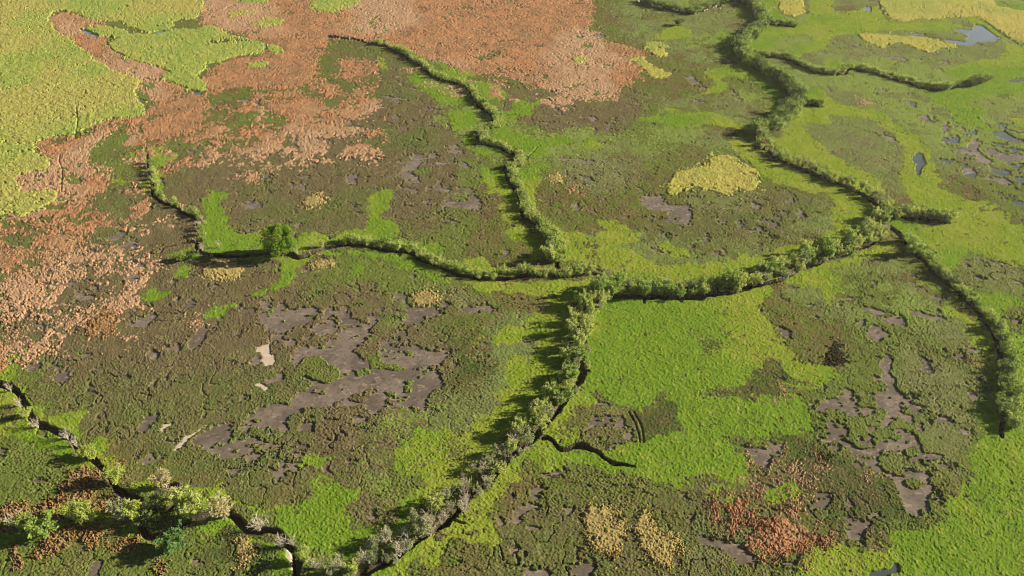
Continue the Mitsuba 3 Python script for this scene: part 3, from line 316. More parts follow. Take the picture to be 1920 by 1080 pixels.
 ('dead','rust_clumps_southeast',[(47.8,90.5),(49.7,90.5),(49.6,88.8),(47.6,88.8)]),
 ('dead','rust_clumps_southeast',[(63.9,86.0),(65.5,85.2),(64.8,84.3),(63.6,84.9)]),
 ('dead','rust_clumps_southeast',[(45.3,87.2),(47.2,87.2),(46.9,86.0),(45.2,85.6)]),
 ('dead','rust_clumps_southeast',[(54.3,89.3),(56.6,89.3),(56.2,88.0),(54.6,88.0)]),
 ('dead','rust_clumps_southeast',[(43.8,90.5),(45.5,90.5),(45.4,88.8),(43.7,88.8)]),
 ('dead','rust_clumps_southeast',[(59.3,72.9),(61.3,72.5),(60.0,71.7)]),
 ('dead','rust_clumps_southeast',[(53.3,106.9),(54.7,106.9),(54.3,105.4),(52.9,105.6)]),
 ('dead','dead_grass_streaks',[(16.4,188.2),(19.0,188.7),(19.2,184.7),(16.7,184.7)]),
 ('dead','dead_grass_streaks',[(120.3,251.2),(121.7,248.2),(124.3,245.3),(122.9,243.1),(120.5,246.7)]),
 ('reed','reed_bed_northwest',[(-339.7,423.6),(-247.4,423.6),(-206.1,341.9),(-203.9,332.4),(-197.9,323.2),(-189.9,314.4),(-181.5,306.0),(-173.3,296.0),(-164.1,286.5),(-156.8,279.2),(-149.1,272.2),(-141.1,267.2),(-136.2,264.7),(-135.9,259.0),(-135.0,254.3),(-130.8,246.7),(-126.4,239.5),(-124.2,235.3),(-126.0,233.9),(-133.2,232.6),(-138.3,227.9),(-138.9,222.7),(-141.2,221.4),(-145.2,220.2),(-149.4,217.1),(-150.7,215.2),(-148.3,209.9),(-146.0,207.6),(-142.5,205.3),(-138.9,200.8),(-138.7,197.5),(-141.6,197.0),(-145.2,194.9),(-144.4,191.2),(-140.0,184.7),(-128.9,184.7),(-128.3,180.4),(-129.7,176.2),(-131.5,173.9),(-133.0,171.2),(-135.1,173.4),(-137.8,173.0),(-172.0,172.1)]),
 ('reed','reed_bed_north',[(-247.4,423.6),(-166.5,423.6),(-141.5,352.0),(-139.8,341.9),(-140.6,332.4),(-146.4,331.2),(-146.7,323.2),(-148.4,315.5),(-151.8,314.4),(-162.6,321.0),(-169.2,327.7),(-176.0,331.2),(-180.2,330.0),(-185.9,332.4),(-191.9,337.1),(-196.5,341.9),(-203.3,344.4),(-206.7,343.2)]),
 ('reed','reed_island_long',[(-183.0,319.9),(-180.3,323.2),(-174.2,323.2),(-167.2,321.0),(-161.5,314.4),(-155.1,313.4),(-150.2,312.3),(-145.8,318.8),(-139.4,319.9),(-134.5,318.8),(-132.2,323.2),(-128.0,322.1),(-121.8,316.6),(-117.5,312.3),(-110.4,308.1),(-105.1,305.0),(-101.4,302.0),(-98.9,298.0),(-99.5,292.2),(-105.4,290.3),(-110.6,286.5),(-112.9,282.8),(-117.9,281.0),(-116.3,274.0),(-117.3,268.8),(-112.5,262.2),(-109.5,255.9),(-111.2,254.3),(-117.6,258.2),(-125.1,263.0),(-130.5,267.2),(-130.1,271.4),(-128.0,273.1),(-135.7,277.5),(-141.2,281.0),(-150.6,287.4),(-158.9,294.1),(-163.6,300.0),(-163.9,306.0),(-160.8,309.1),(-167.6,311.2),(-172.1,311.2),(-177.2,314.4)]),
 ('dark','dark_sedge',[(-126.0,304.0),(-119.5,309.1),(-106.1,306.0),(-110.7,304.0),(-120.2,302.0)]),
 ('reed','reed_islets_north',[(-126.7,340.7),(-122.1,344.4),(-114.6,343.2),(-114.4,339.5),(-121.6,337.1),(-124.9,334.7)]),
 ('reed','reed_islets_north',[(-113.2,326.6),(-109.0,331.2),(-104.5,334.7),(-99.9,328.9),(-101.1,324.3),(-105.6,321.0),(-110.0,323.2)]),
 ('reed','reed_islets_north',[(-98.7,300.0),(-95.1,300.0),(-91.5,294.1),(-94.1,290.3),(-97.2,294.1)]),
 ('reed','reed_islets_north',[(-102.8,281.0),(-95.0,282.8),(-93.9,278.3),(-100.4,277.5)]),
 ('reed','reed_islets_north',[(-133.2,359.8),(-122.7,423.6),(-113.8,355.8),(-122.1,355.8)]),
 ('reed','reed_islets_north',[(-91.3,346.9),(-104.7,423.6),(-76.1,423.6),(-70.7,354.5),(-73.2,349.4),(-82.1,340.7)]),
 ('reed','round_reed_island',[(23.6,286.5),(27.3,289.3),(29.4,284.7),(26.0,281.0),(23.8,282.8)]),
 ('yellow','yellow_reed_patch',[(43.5,184.6),(44.8,189.7),(48.0,195.0),(52.5,198.2),(59.3,200.1),(60.8,204.8),(64.1,207.6),(68.0,206.5),(69.9,200.8),(72.3,197.5),(71.0,191.2),(69.9,186.7),(66.7,184.6),(65.1,187.6),(61.4,182.9),(57.6,184.6),(52.2,188.2),(47.7,184.6),(44.4,182.9)]),
 ('yellow','yellow_reed_northeast',[(194.1,423.6),(167.1,344.4),(167.3,334.7),(170.4,328.9),(179.1,334.7),(186.4,333.5),(193.8,335.9),(199.5,334.7),(203.8,337.1),(207.4,334.7),(207.0,323.2),(206.4,310.2),(206.8,304.0),(252.0,292.2),(277.3,330.0),(226.6,344.4),(222.7,349.4),(223.4,357.2),(253.1,423.6)]),
 ('yellow','yellow_reed_tongue',[(144.6,312.3),(149.5,314.4),(154.7,312.3),(163.9,311.2),(170.1,310.2),(175.7,306.0),(179.9,301.0),(177.8,298.0),(172.5,299.0),(168.9,294.1),(165.2,292.2),(162.9,295.1),(161.1,301.0),(158.0,304.0),(152.8,302.0),(148.7,297.0),(146.3,302.0),(144.6,307.1)]),
 ('yellow','yellow_reed_north',[(121.2,346.9),(145.6,423.6),(153.2,423.6),(132.5,346.9),(129.5,339.5),(124.5,335.9),(121.9,340.7)]),
 ('yellow','yellow_islets',[(53.6,302.0),(58.2,304.0),(62.7,300.0),(61.0,294.1),(61.3,289.3),(56.6,288.4),(55.3,294.1),(53.6,297.0)]),
 ('yellow','yellow_islets',[(45.7,284.7),(50.3,288.4),(51.6,282.8),(54.3,277.5),(59.2,270.5),(58.0,267.2),(53.3,266.3),(50.2,272.2),(49.1,279.2)]),
 ('straw','straw_patch_lone_tree',[(-75.1,146.4),(-74.7,149.4),(-71.6,150.8),(-68.5,150.8),(-65.9,147.9),(-66.0,145.0),(-68.0,143.2),(-72.2,144.3),(-74.6,145.0)]),
 ('straw','straw_patch_mud',[(-23.8,137.4),(-22.3,139.4),(-20.7,140.8),(-18.5,139.4),(-17.5,136.7),(-18.1,134.4),(-21.4,134.1),(-23.6,135.4)]),
 ('straw','straw_patch_west',[(-58.3,178.5),(-57.1,182.3),(-54.5,184.2),(-52.4,181.3),(-53.7,178.0),(-56.9,176.6)]),
 ('straw','straw_patch_creek',[(-50.4,150.8),(-48.1,152.4),(-43.8,150.8),(-44.7,149.0),(-47.7,148.6)]),
 ('straw','straw_patch_middle',[(10.4,193.3),(12.6,195.4),(14.5,192.3),(13.4,189.7),(11.3,190.2)]),
 ('straw','golden_grass_south',[(13.6,79.2),(15.8,79.6),(17.5,78.1),(18.1,75.6),(19.1,74.2),(18.3,72.5),(17.0,70.9),(16.5,69.3),(14.3,69.9),(12.9,70.9),(12.8,73.2),(12.7,76.0)]),
 ('straw','golden_grass_southeast',[(19.9,75.6),(22.6,77.4),(24.3,76.7),(25.6,73.6),(27.7,71.9),(27.1,69.9),(25.8,69.3),(25.4,67.0),(23.8,67.7),(22.6,69.6),(21.1,71.2),(20.5,73.2)]),
 ('straw','straw_mound',[(96.3,116.3),(98.1,117.6),(98.4,116.0),(97.2,114.4),(96.4,114.9)]),
 ('straw','straw_patch_sw',[(-45.3,72.5),(-43.7,72.2),(-42.5,69.9),(-42.6,67.3),(-44.6,69.3),(-45.5,71.2)]),
 ('brushdark','dark_burnt_bush',[(65.9,116.3),(68.0,117.4),(68.7,120.2),(70.6,120.7),(70.0,117.9),(71.0,116.8),(69.9,115.4),(67.5,114.9),(66.2,115.4)]),
 ('mud','mud_flat_west',[(-46.9,117.1),(-45.0,119.8),(-39.3,120.5),(-37.4,125.8),(-32.2,126.9),(-31.6,122.8),(-33.8,118.5),(-30.4,115.2),(-29.5,116.5),(-27.6,119.3),(-23.1,120.2),(-18.4,119.3),(-13.7,118.5),(-15.7,114.4),(-19.0,113.9),(-22.3,112.8),(-15.0,112.0),(-15.2,108.1),(-18.0,103.0),(-21.1,102.3),(-22.8,103.7),(-24.2,105.9),(-27.2,100.9),(-29.4,101.6),(-28.9,105.2),(-26.4,106.6),(-29.4,108.1),(-33.2,105.2),(-37.0,103.0),(-42.0,101.6),(-43.5,98.8),(-48.0,96.5),(-52.3,98.8),(-50.4,101.6),(-45.5,103.0),(-43.0,105.9),(-39.3,108.9),(-35.2,110.4),(-39.4,109.7),(-42.9,110.4),(-45.8,113.6)]),
 ('mud','mud_flat_upper_west',[(-57.5,130.9),(-54.7,132.8),(-51.0,130.9),(-48.3,133.5),(-44.5,132.8),(-44.3,129.7),(-47.1,127.8),(-49.9,126.0),(-53.9,124.8),(-55.3,127.2)]),
 ('mud','mud_flat_upper_west',[(-57.7,134.8),(-56.4,136.1),(-54.6,132.2),(-56.0,131.6)]),
 ('mud','mud_flat_upper_west',[(-53.8,134.1),(-53.0,135.8),(-52.0,133.5),(-53.0,130.9)]),
 ('mud','mud_flat_upper_west',[(-42.6,131.6),(-41.3,133.2),(-39.9,132.2),(-40.3,129.7)]),
 ('mud','mud_flat_upper_west',[(-45.2,126.6),(-43.1,127.8),(-38.8,126.0),(-39.6,124.2),(-43.2,124.2)]),
 ('mud','mud_flat_straw',[(-27.8,138.1),(-26.5,139.1),(-24.8,138.7),(-24.8,135.4),(-23.8,133.8),(-21.3,133.5),(-17.2,133.5),(-16.1,135.1),(-14.4,134.8),(-14.7,133.5),(-16.3,132.5),(-15.8,130.9),(-18.5,129.7),(-20.2,130.9),(-20.4,127.8),(-23.6,128.4),(-25.1,127.2),(-25.8,129.7),(-24.8,132.2),(-25.3,136.1),(-27.0,136.7)]),
 ('mud','mud_flat_narrow',[(-11.6,132.8),(-10.3,134.1),(-8.2,133.5),(-5.8,134.4),(-3.7,133.2),(-5.7,132.2),(-8.2,132.5),(-9.7,131.6),(-11.4,131.9)]),
 ('mud','mud_flat_ring',[(-33.2,196.5),(-31.3,203.0),(-28.5,207.6),(-23.1,208.7),(-22.4,206.4),(-26.1,205.3),(-28.8,199.7),(-29.4,195.4),(-27.0,192.3),(-28.8,189.7),(-31.1,191.2)]),
 ('mud','mud_flat_ring',[(-19.3,209.9),(-17.2,211.1),(-14.9,208.7),(-17.6,208.5)]),
 ('mud','mud_flat_ring',[(-17.3,203.6),(-14.6,203.0),(-12.2,198.6),(-14.4,199.2)]),
 ('mud','mud_flat_ring',[(-23.5,187.2),(-20.5,189.2),(-17.4,188.2),(-18.2,184.7)]),
 ('mud','mud_flat_ring',[(-19.7,178.5),(-18.0,181.3),(-15.9,179.4),(-12.9,179.4),(-13.0,182.3),(-10.1,183.2),(-9.2,179.4),(-9.3,175.7),(-13.2,176.2),(-15.7,177.1),(-19.1,176.2)]),
 ('mud','mud_flat_east_ring',[(36.3,180.4),(38.7,183.2),(42.2,183.2),(42.6,179.4),(45.3,178.0),(49.4,178.5),(47.4,167.7),(44.4,166.9),(42.6,170.3),(42.8,174.8),(38.1,175.7)]),
 ('mud','mud_flat_southeast_upper',[(61.4,102.5),(63.5,103.9),(65.8,104.4),(66.4,106.4),(67.6,106.6),(68.7,105.2),(68.3,103.5),(66.5,102.5),(68.6,101.6),(71.4,102.5),(72.4,105.9),(75.6,105.9),(76.9,109.1),(78.0,109.1),(78.3,106.4),(79.6,104.4),(78.4,103.9),(76.7,103.5),(75.6,100.6),(77.3,99.7),(77.0,99.0),(74.2,99.7),(73.1,97.9),(71.4,97.9),(73.5,100.6),(71.6,101.1),(68.5,100.2),(66.4,101.1),(64.1,101.6),(61.6,101.6)]),
 ('mud','mud_flat_southeast_upper',[(78.1,115.2),(79.4,117.6),(80.6,116.8),(79.6,115.2),(78.9,111.5),(78.1,108.6),(76.8,108.6),(77.8,112.5)]),
 ('mud','mud_flat_southeast_middle',[(57.7,94.8),(59.1,93.9),(60.7,94.8),(60.5,97.0),(62.4,98.5),(64.0,98.3),(64.5,97.0),(63.7,95.6),(62.6,95.2),(62.6,94.3),(63.9,92.2),(65.9,91.3),(69.0,93.5),(71.9,93.9),(73.5,93.0),(74.2,94.8),(73.4,96.1),(75.5,96.3),(76.1,94.3),(76.7,92.6),(76.1,90.5),(75.6,89.3),(74.3,89.3),(72.8,90.5),(71.7,91.8),(69.3,92.6),(67.9,90.5),(67.4,88.4),(67.6,86.4),(66.4,86.6),(65.0,88.0),(64.4,90.1),(62.4,91.8),(61.5,93.0),(58.9,93.2)]),
 ('mud','mud_flat_southeast_lower',[(67.4,86.0),(70.6,85.8),(72.3,85.4),(75.3,85.6),(74.3,83.5),(75.0,83.1),(74.3,82.0),(72.6,81.0),(72.1,78.8),(69.6,77.6),(67.9,78.3),(69.0,80.3),(68.1,82.2),(68.6,84.1)]),
 ('mud','mud_flat_boomerang',[(43.9,92.2),(45.7,91.5),(47.4,91.8),(48.1,93.0),(50.1,92.8),(49.9,91.8),(47.7,90.1),(47.0,87.8),(45.7,87.6),(45.6,89.7),(44.6,90.9)]),
 ('mud','mud_flat_star',[(57.1,78.1),(57.6,77.4),(57.8,76.1),(59.9,76.9),(60.0,76.3),(58.6,74.9),(58.1,72.4),(55.4,72.7),(56.6,74.6),(57.6,75.6),(57.1,77.0)]),
 ('mud','mud_flat_star',[(58.8,80.7),(59.1,80.7),(58.0,78.1),(58.1,79.2)]),
 ('mud','mud_flat_bottom',[(31.4,72.9),(33.6,73.2),(35.4,72.2),(37.1,71.9),(39.0,69.9),(38.8,69.1),(36.6,68.4),(36.4,70.2),(34.7,71.5),(31.8,71.9)]),
 ('mud','mud_flat_bottom',[(10.5,70.2),(11.9,69.9),(12.4,68.6),(13.5,67.3),(11.8,61.6),(10.5,66.7),(11.8,67.7),(10.7,69.3)]),
 ('mud','mud_flat_bottom_edge',[(1.7,61.6),(2.3,67.7),(3.5,68.1),(5.7,67.7),(6.6,66.7),(6.1,61.6)]),
 ('mud','mud_flat_fish',[(14.0,96.3),(15.1,97.9),(15.6,100.2),(16.7,100.2),(18.7,99.5),(21.8,99.0),(21.6,97.4),(19.9,97.6),(16.1,97.9),(14.6,96.3)]),
 ('mud','mud_flat_southwest',[(-60.1,93.9),(-58.1,96.1),(-57.2,97.6),(-55.1,97.4),(-54.2,96.5),(-53.9,93.5),(-55.0,92.6),(-56.1,94.1),(-57.5,93.0)]),
 ('mud','mud_flat_southwest',[(-56.3,91.3),(-53.5,92.2),(-50.6,93.5),(-48.0,93.9),(-45.2,93.5),(-44.6,92.4),(-47.5,92.0),(-49.4,90.5),(-51.8,89.7),(-55.3,90.5)]),
 ('mud','mud_flat_east',[(81.1,134.4),(82.8,133.5),(84.5,131.6),(87.3,130.6),(88.3,128.1),(86.9,127.5),(84.2,128.7),(83.0,130.9)]),
 ('mud','mud_flat_east',[(77.3,128.1),(79.4,128.7),(79.1,127.5)]),
 ('mud','mud_flat_east',[(78.5,125.4),(81.3,127.5),(82.7,126.0),(82.8,124.2),(80.4,123.0),(79.4,121.6),(78.8,123.0),(77.9,123.6)]),
 ('mud','mud_flat_east',[(91.4,131.6),(94.5,131.2),(94.7,130.0),(97.7,130.3),(97.0,129.6),(95.1,129.1),(93.5,130.0),(91.3,130.3)]),
 ('mud','mud_flat_pools',[(138.4,209.9),(142.5,212.2),(147.4,217.7),(147.6,214.6),(144.7,211.1),(145.2,206.4),(145.1,203.0),(142.2,201.3),(142.5,207.6),(139.5,208.1)]),
 ('mud','mud_flat_pools',[(134.4,197.5),(137.3,199.2),(136.8,195.9),(134.2,194.9)]),
 ('mud','mud_flat_pools',[(138.2,192.3),(143.9,193.3),(145.4,190.2),(142.8,189.2)]),
 ('mud','mud_flat_pools',[(146.9,209.9),(149.4,210.5),(151.3,207.6),(194.1,205.3),(192.2,202.5),(151.1,204.1),(147.9,206.4)]),
 ('mud','mud_pans',[(75.5,178.5),(79.4,183.2),(79.8,181.3),(77.3,179.4)]),
 ('mud','mud_pans',[(77.6,173.9),(79.1,175.7),(79.0,172.1),(77.3,171.2)]),
 ('mud','mud_pans',[(66.9,169.9),(69.7,169.9),(71.3,168.6),(69.2,166.0),(67.7,167.7)]),
 ('mud','mud_pans',[(60.6,169.5),(62.2,170.3),(60.8,166.4)]),
 ('mud','mud_pans',[(55.3,169.5),(56.9,170.3),(56.0,168.2)]),
 ('mud','mud_pans',[(64.7,166.9),(66.1,166.9),(65.0,164.3)]),
 ('mud','mud_pans',[(65.9,179.4),(68.4,177.6),(66.8,177.1)]),
 ('mud','mud_pans',[(50.9,155.4),(52.4,155.8),(52.4,153.9),(51.1,153.9)]),
 ('mud','mud_pans',[(62.9,159.8),(64.2,159.8),(63.9,158.6)]),
 ('mud','mud_pans',[(50.0,161.8),(51.7,163.5),(51.0,160.2)]),
 ('mud','mud_pans',[(59.2,126.0),(60.6,126.0),(61.6,124.2),(60.9,123.0),(59.6,124.2)]),
 ('mud','mud_pans',[(63.0,136.1),(64.4,136.7),(63.7,135.4)]),
 ('mud','mud_pans',[(94.0,116.3),(95.9,117.9),(96.7,117.1),(95.8,116.0)]),
 ('mud','mud_pans',[(118.6,152.0),(121.3,151.2),(121.6,150.1),(119.4,150.8)]),
 ('mud','mud_pans',[(112.1,145.0),(114.1,144.6),(112.9,143.9)]),
 ('mud','mud_pans',[(120.0,143.6),(122.0,143.2),(121.2,142.5)]),
 ('mud','mud_pans',[(96.9,146.8),(98.4,147.2),(98.5,145.4),(97.2,145.4)]),
 ('mud','mud_pans',[(97.7,136.7),(100.1,137.4),(101.3,136.4),(98.7,136.1)]),
 ('mud','mud_pans',[(112.8,129.1),(114.8,129.1),(113.4,127.2)]),
 ('mud','mud_pans',[(-94.0,145.0),(-92.3,146.1),(-89.7,146.1),(-90.3,144.3),(-91.7,143.6)]),
 ('mud','mud_pans',[(-86.0,127.2),(-83.9,129.1),(-81.6,131.6),(-80.6,130.9),(-81.3,128.4),(-82.4,126.3),(-85.1,126.0)]),
 ('mud','mud_pans',[(-71.0,121.9),(-69.3,123.6),(-68.8,125.7),(-67.7,126.0),(-67.1,123.0),(-67.5,120.7),(-68.5,119.0),(-70.2,120.7)]),
 ('mud','mud_pans',[(-78.0,117.9),(-76.8,118.8),(-75.6,118.5),(-75.8,116.0)]),
 ('mud','mud_pans',[(-98.0,159.4),(-97.3,161.0),(-95.9,156.2),(-97.1,157.0)]),
 ('mud','mud_pans',[(-106.7,127.2),(-105.1,128.1),(-103.9,125.7)]),
 ('mud','mud_pans',[(-103.5,139.4),(-101.9,136.7),(-98.4,137.4)]),
 ('mud','mud_pans',[(-74.9,178.0),(-73.0,179.9),(-69.7,179.0),(-69.6,176.6),(-72.3,175.7)]),
 ('mud','mud_pans',[(-72.6,141.5),(-69.9,142.2),(-70.2,140.5)]),
 ('mud','mud_pans',[(-75.2,134.1),(-74.7,136.4),(-73.9,135.1)]),
 ('mud','mud_pans',[(-105.1,161.0),(-103.2,165.2),(-100.9,164.3),(-103.0,160.2)]),
 ('mud','mud_pans',[(-102.0,114.1),(-99.4,114.9),(-98.9,113.8),(-100.7,113.0)]),
 ('mud','mud_pans',[(-95.1,109.9),(-93.1,112.0),(-90.3,111.5),(-91.4,109.9),(-92.3,108.6)]),
 ('mud','mud_pans',[(-80.5,110.9),(-78.9,111.5),(-78.3,109.9)]),
 ('mud','mud_pans',[(-75.0,120.2),(-73.3,120.7),(-72.0,119.0),(-72.5,118.5)]),
 ('mud','mud_pans',[(-92.1,117.9),(-89.8,117.1),(-90.6,116.3)]),
 ('mud','mud_pans',[(-112.0,142.2),(-101.1,143.6),(-105.3,141.5)]),
 ('mud','mud_pans',[(-95.4,151.6),(-93.7,152.0),(-94.6,150.8)]),
 ('mud','mud_pans',[(-72.4,96.1),(-71.7,98.8),(-70.5,100.9),(-69.3,100.6),(-69.2,99.2),(-70.2,97.4),(-70.9,95.6)]),
 ('mud','mud_pans',[(-67.6,88.8),(-67.4,90.9),(-66.7,90.9),(-66.1,89.3),(-63.6,89.7),(-64.6,88.8),(-66.3,88.0)]),
 ('mud','mud_pans',[(-44.3,87.2),(-43.7,87.4),(-42.6,86.8),(-40.6,86.8),(-40.7,85.6),(-41.7,84.7),(-42.7,86.0)]),
 ('mud','mud_pans',[(-65.3,61.6),(-67.8,68.0),(-67.0,68.8),(-66.2,68.6),(-66.1,67.0),(-64.5,61.6)]),
 ('mud','mud_pans',[(-118.4,91.8),(-94.2,91.8),(-93.7,90.7),(-117.6,90.5)]),
 ('mud','mud_pans',[(21.2,94.3),(22.0,95.6),(23.0,95.4),(22.9,94.5)]),
 ('mud','mud_pans',[(3.4,81.0),(4.1,82.9),(5.1,83.7),(5.7,82.5),(5.0,81.2)]),
 ('mud','mud_pans',[(0.9,78.1),(1.9,79.2),(3.4,79.4),(3.7,78.5),(1.8,78.1),(1.5,75.3),(0.3,75.3),(0.3,76.7)]),
 ('mud','mud_pans',[(-3.0,76.0),(-2.1,76.7),(-1.2,76.1),(-2.1,74.9)]),
 ('mud','mud_pans',[(9.1,77.4),(9.6,79.2),(10.2,79.2),(9.8,77.7)]),
 ('mud','mud_pans',[(51.0,79.6),(52.8,80.3),(55.4,80.7),(54.4,79.7),(51.5,79.2)]),
 ('mud','mud_pans',[(82.1,99.7),(84.2,99.7),(84.8,98.8),(82.7,98.5)]),
 ('mud','mud_pans',[(85.5,97.2),(86.8,96.3),(85.9,95.9)]),
 ('mud','mud_pans',[(77.9,97.9),(78.7,97.4),(77.6,96.3)]),
 ('mud','mud_pans',[(78.5,88.4),(79.7,88.2),(79.1,87.6)]),
 ('mud','mud_pans',[(67.0,95.2),(68.3,95.2),(67.7,93.5),(66.5,93.9)]),
 ('mud','mud_pans',[(47.9,108.4),(48.6,108.1),(47.9,106.9)]),
 ('mud','mud_pans',[(30.1,76.7),(32.0,77.0),(31.4,76.0)]),
 ('mud','mud_pans',[(78.9,257.4),(80.4,255.9),(80.0,251.2),(78.4,252.8)]),
 ('mud','mud_pans',[(64.9,268.8),(67.6,268.8),(68.9,262.2),(66.2,261.4)]),
 ('mud','mud_pans',[(68.3,259.0),(70.7,258.2),(68.4,256.6)]),
 ('mud','mud_pans',[(79.4,249.0),(81.6,247.5),(79.3,246.0)]),
 ('mud','mud_pans',[(63.4,246.7),(66.9,246.0),(65.4,244.5)]),
 ('mud','mud_pans',[(137.3,246.7),(140.1,246.0),(139.2,240.9),(137.9,242.4)]),
 ('mud','mud_pans',[(136.8,235.3),(140.4,235.3),(139.8,229.9),(137.4,229.9)]),
 ('mud','mud_pans',[(140.9,227.2),(143.9,229.9),(143.2,225.9),(140.3,223.3)]),
 ('mud','mud_pans',[(119.5,220.2),(121.5,219.5),(122.3,215.8),(119.7,216.5)]),
 ('mud','mud_pans',[(121.9,293.7),(124.9,294.1),(124.3,292.2)]),
 ('mud','mud_pans',[(145.0,287.4),(149.6,288.4),(147.8,285.6)]),
 ('mud','mud_pans',[(149.9,287.4),(153.4,287.4),(153.3,285.6)]),
 ('mud','mud_pans',[(130.5,256.6),(135.0,256.6),(133.7,255.1)]),
 ('mud','mud_pans',[(68.0,242.4),(74.2,242.4),(70.8,240.9)]),
 ('mud','mud_pans',[(-45.3,251.2),(-39.5,249.7),(-38.5,246.7),(-43.1,249.0)]),
 ('mud','mud_pans',[(-30.5,240.9),(-26.2,240.2),(-27.3,238.8)]),
 ('mud','mud_pans',[(9.4,229.9),(14.2,229.9),(12.9,228.5)]),
 ('mud','mud_pans',[(22.7,233.9),(27.5,234.6),(28.5,232.6)]),
 ('mud','mud_pans',[(15.2,205.3),(21.7,204.1),(24.8,202.5),(17.8,203.6)]),
 ('mud','mud_pans',[(19.4,195.4),(22.9,193.3),(23.8,191.2),(20.8,192.3)]),
 ('mud','mud_pans',[(-48.1,194.3),(-45.7,195.4),(-45.2,189.2),(-47.4,190.2)]),
 ('mud','mud_pans',[(30.5,228.5),(33.3,227.2),(31.5,226.6)]),
 ('mud','mud_pans',[(36.2,187.2),(37.5,185.7),(36.9,184.7)]),
 ('mud','mud_pans',[(17.2,177.6),(18.3,179.0),(19.3,176.2),(18.0,175.3)]),
 ('mud','mud_pans',[(-4.0,154.7),(-1.3,154.7),(-2.2,153.5)]),
 ('mud','mud_pans',[(-2.7,157.0),(-1.8,157.0),(-0.9,154.7),(-2.0,154.7)]),
 ('mud','mud_pans',[(36.3,157.0),(38.0,156.2),(40.4,154.3),(39.0,154.3)]),
 ('mud','mud_pans',[(39.6,163.5),(41.1,163.9),(40.7,161.8)]),
 ('mud','mud_pans',[(-29.4,185.7),(-26.4,185.7),(-27.2,184.2)]),
 ('mud','mud_pans',[(-39.2,132.8),(-38.1,133.5),(-37.1,130.3),(-37.8,127.2),(-38.7,129.1)]),
 ('mud','mud_pans',[(-32.7,130.3),(-30.8,130.9),(-30.8,128.4),(-32.0,125.4)]),
 ('mud','mud_pans',[(-96.1,248.2),(-92.6,249.0),(-92.3,246.0)]),
 ('mud','mud_pans',[(-90.7,246.7),(-88.4,247.5),(-87.4,243.8)]),
 ('mud','mud_pans',[(-63.0,195.4),(-59.1,194.3),(-59.3,192.8),(-62.0,193.3)]),
 ('mud','mud_pans',[(-62.7,187.2),(-59.6,189.2),(-58.9,186.2)]),
 ('sand','pale_sand_strip',[(-67.5,95.6),(-67.1,98.3),(-65.9,98.8),(-65.3,98.1),(-66.3,97.0),(-66.0,95.4)]),
 ('sand','pale_sand_strip',[(-63.2,91.3),(-62.3,93.5),(-62.0,95.6),(-60.8,95.9),(-59.0,97.9),(-57.9,98.5),(-59.5,96.1),(-60.7,94.8),(-61.3,93.5),(-62.3,91.5)]),
 ('sand','white_mud_patch',[(-55.3,119.9),(-53.4,121.3),(-53.7,123.3),(-53.1,123.0),(-52.3,120.2),(-51.9,118.5),(-50.1,115.7),(-50.1,114.4),(-51.5,113.8),(-53.3,115.2),(-53.0,116.8),(-55.0,118.5)]),
 ('sand','pale_sand_strip',[(-52.6,108.4),(-50.9,108.9),(-49.5,107.4),(-49.9,106.4)]),
 ('sand','bare_bank',[(-37.4,70.6),(-36.3,70.9),(-34.8,68.3),(-32.5,61.6),(-33.6,61.6),(-36.1,68.6)]),
 ('sand','bare_bank_fork',[(5.1,95.2),(6.8,95.2),(8.2,93.9),(7.7,93.5),(6.4,94.5)]),
 ('olive','sedge_islets',[(-45.3,113.6),(-43.7,116.8),(-41.0,117.1),(-38.1,114.4),(-36.3,113.6),(-35.7,110.1),(-38.3,109.2),(-41.9,110.7),(-44.6,110.7)]),
 ('olive','sedge_islets',[(-30.7,117.1),(-28.5,117.6),(-27.9,115.2),(-24.7,114.4),(-22.5,113.2),(-23.9,112.3),(-27.4,113.6),(-29.1,113.6)]),
 ('olive','sedge_islets',[(-23.2,118.3),(-22.4,118.8),(-21.0,118.1),(-21.4,117.1),(-22.8,117.1)]),
 ('olive','sedge_islets',[(-33.4,112.8),(-30.2,113.6),(-29.2,112.0),(-32.1,111.4)]),
 ('olive','sedge_islets',[(-25.3,106.6),(-24.3,106.9),(-23.8,105.6),(-24.9,105.3)]),
 ('olive','sedge_islets',[(-39.0,102.3),(-38.3,102.5),(-38.0,101.6),(-38.7,101.4)]),
 ('olive','sedge_islets',[(-38.8,106.6),(-37.8,106.9),(-37.4,106.0),(-38.5,105.9)]),
 ('olive','sedge_islets',[(-24.5,136.7),(-23.2,136.1),(-22.2,134.1),(-23.4,134.1),(-24.4,135.1)]),
 ('olive','sedge_islets',[(70.7,84.7),(72.9,85.2),(74.0,84.1),(72.2,82.9),(70.5,83.3)]),
 ('olive','sedge_islets',[(73.3,91.8),(75.3,92.4),(76.0,90.9),(74.8,89.9),(73.1,90.3)]),
 ('olive','sedge_islets',[(70.2,92.2),(71.4,92.0),(71.0,91.4),(70.1,91.5)]),
 ('olive','sedge_islets',[(84.8,131.2),(85.8,130.9),(85.3,130.0),(84.5,130.2)]),
 ('olive','sedge_islets',[(19.3,99.0),(20.4,99.0),(20.3,98.3),(19.3,98.3)]),
 ('olive','sedge_islets',[(71.5,101.8),(73.2,102.5),(73.5,101.1),(72.3,99.2),(71.1,99.7)]),
 ('olive','sedge_islets',[(-29.1,197.5),(-26.1,199.2),(-23.3,197.5),(-27.3,194.9)]),
 ('olive','sedge_islets',[(-16.0,182.3),(-12.0,181.8),(-12.5,180.8),(-15.5,181.1)]),
 ('olive','sedge_islets',[(-25.9,106.6),(-23.7,106.6),(-23.6,105.4),(-25.4,105.5)]),
 ('olive','sedge_islets',[(-21.7,107.9),(-20.2,107.6),(-20.5,106.4),(-21.6,106.6)]),
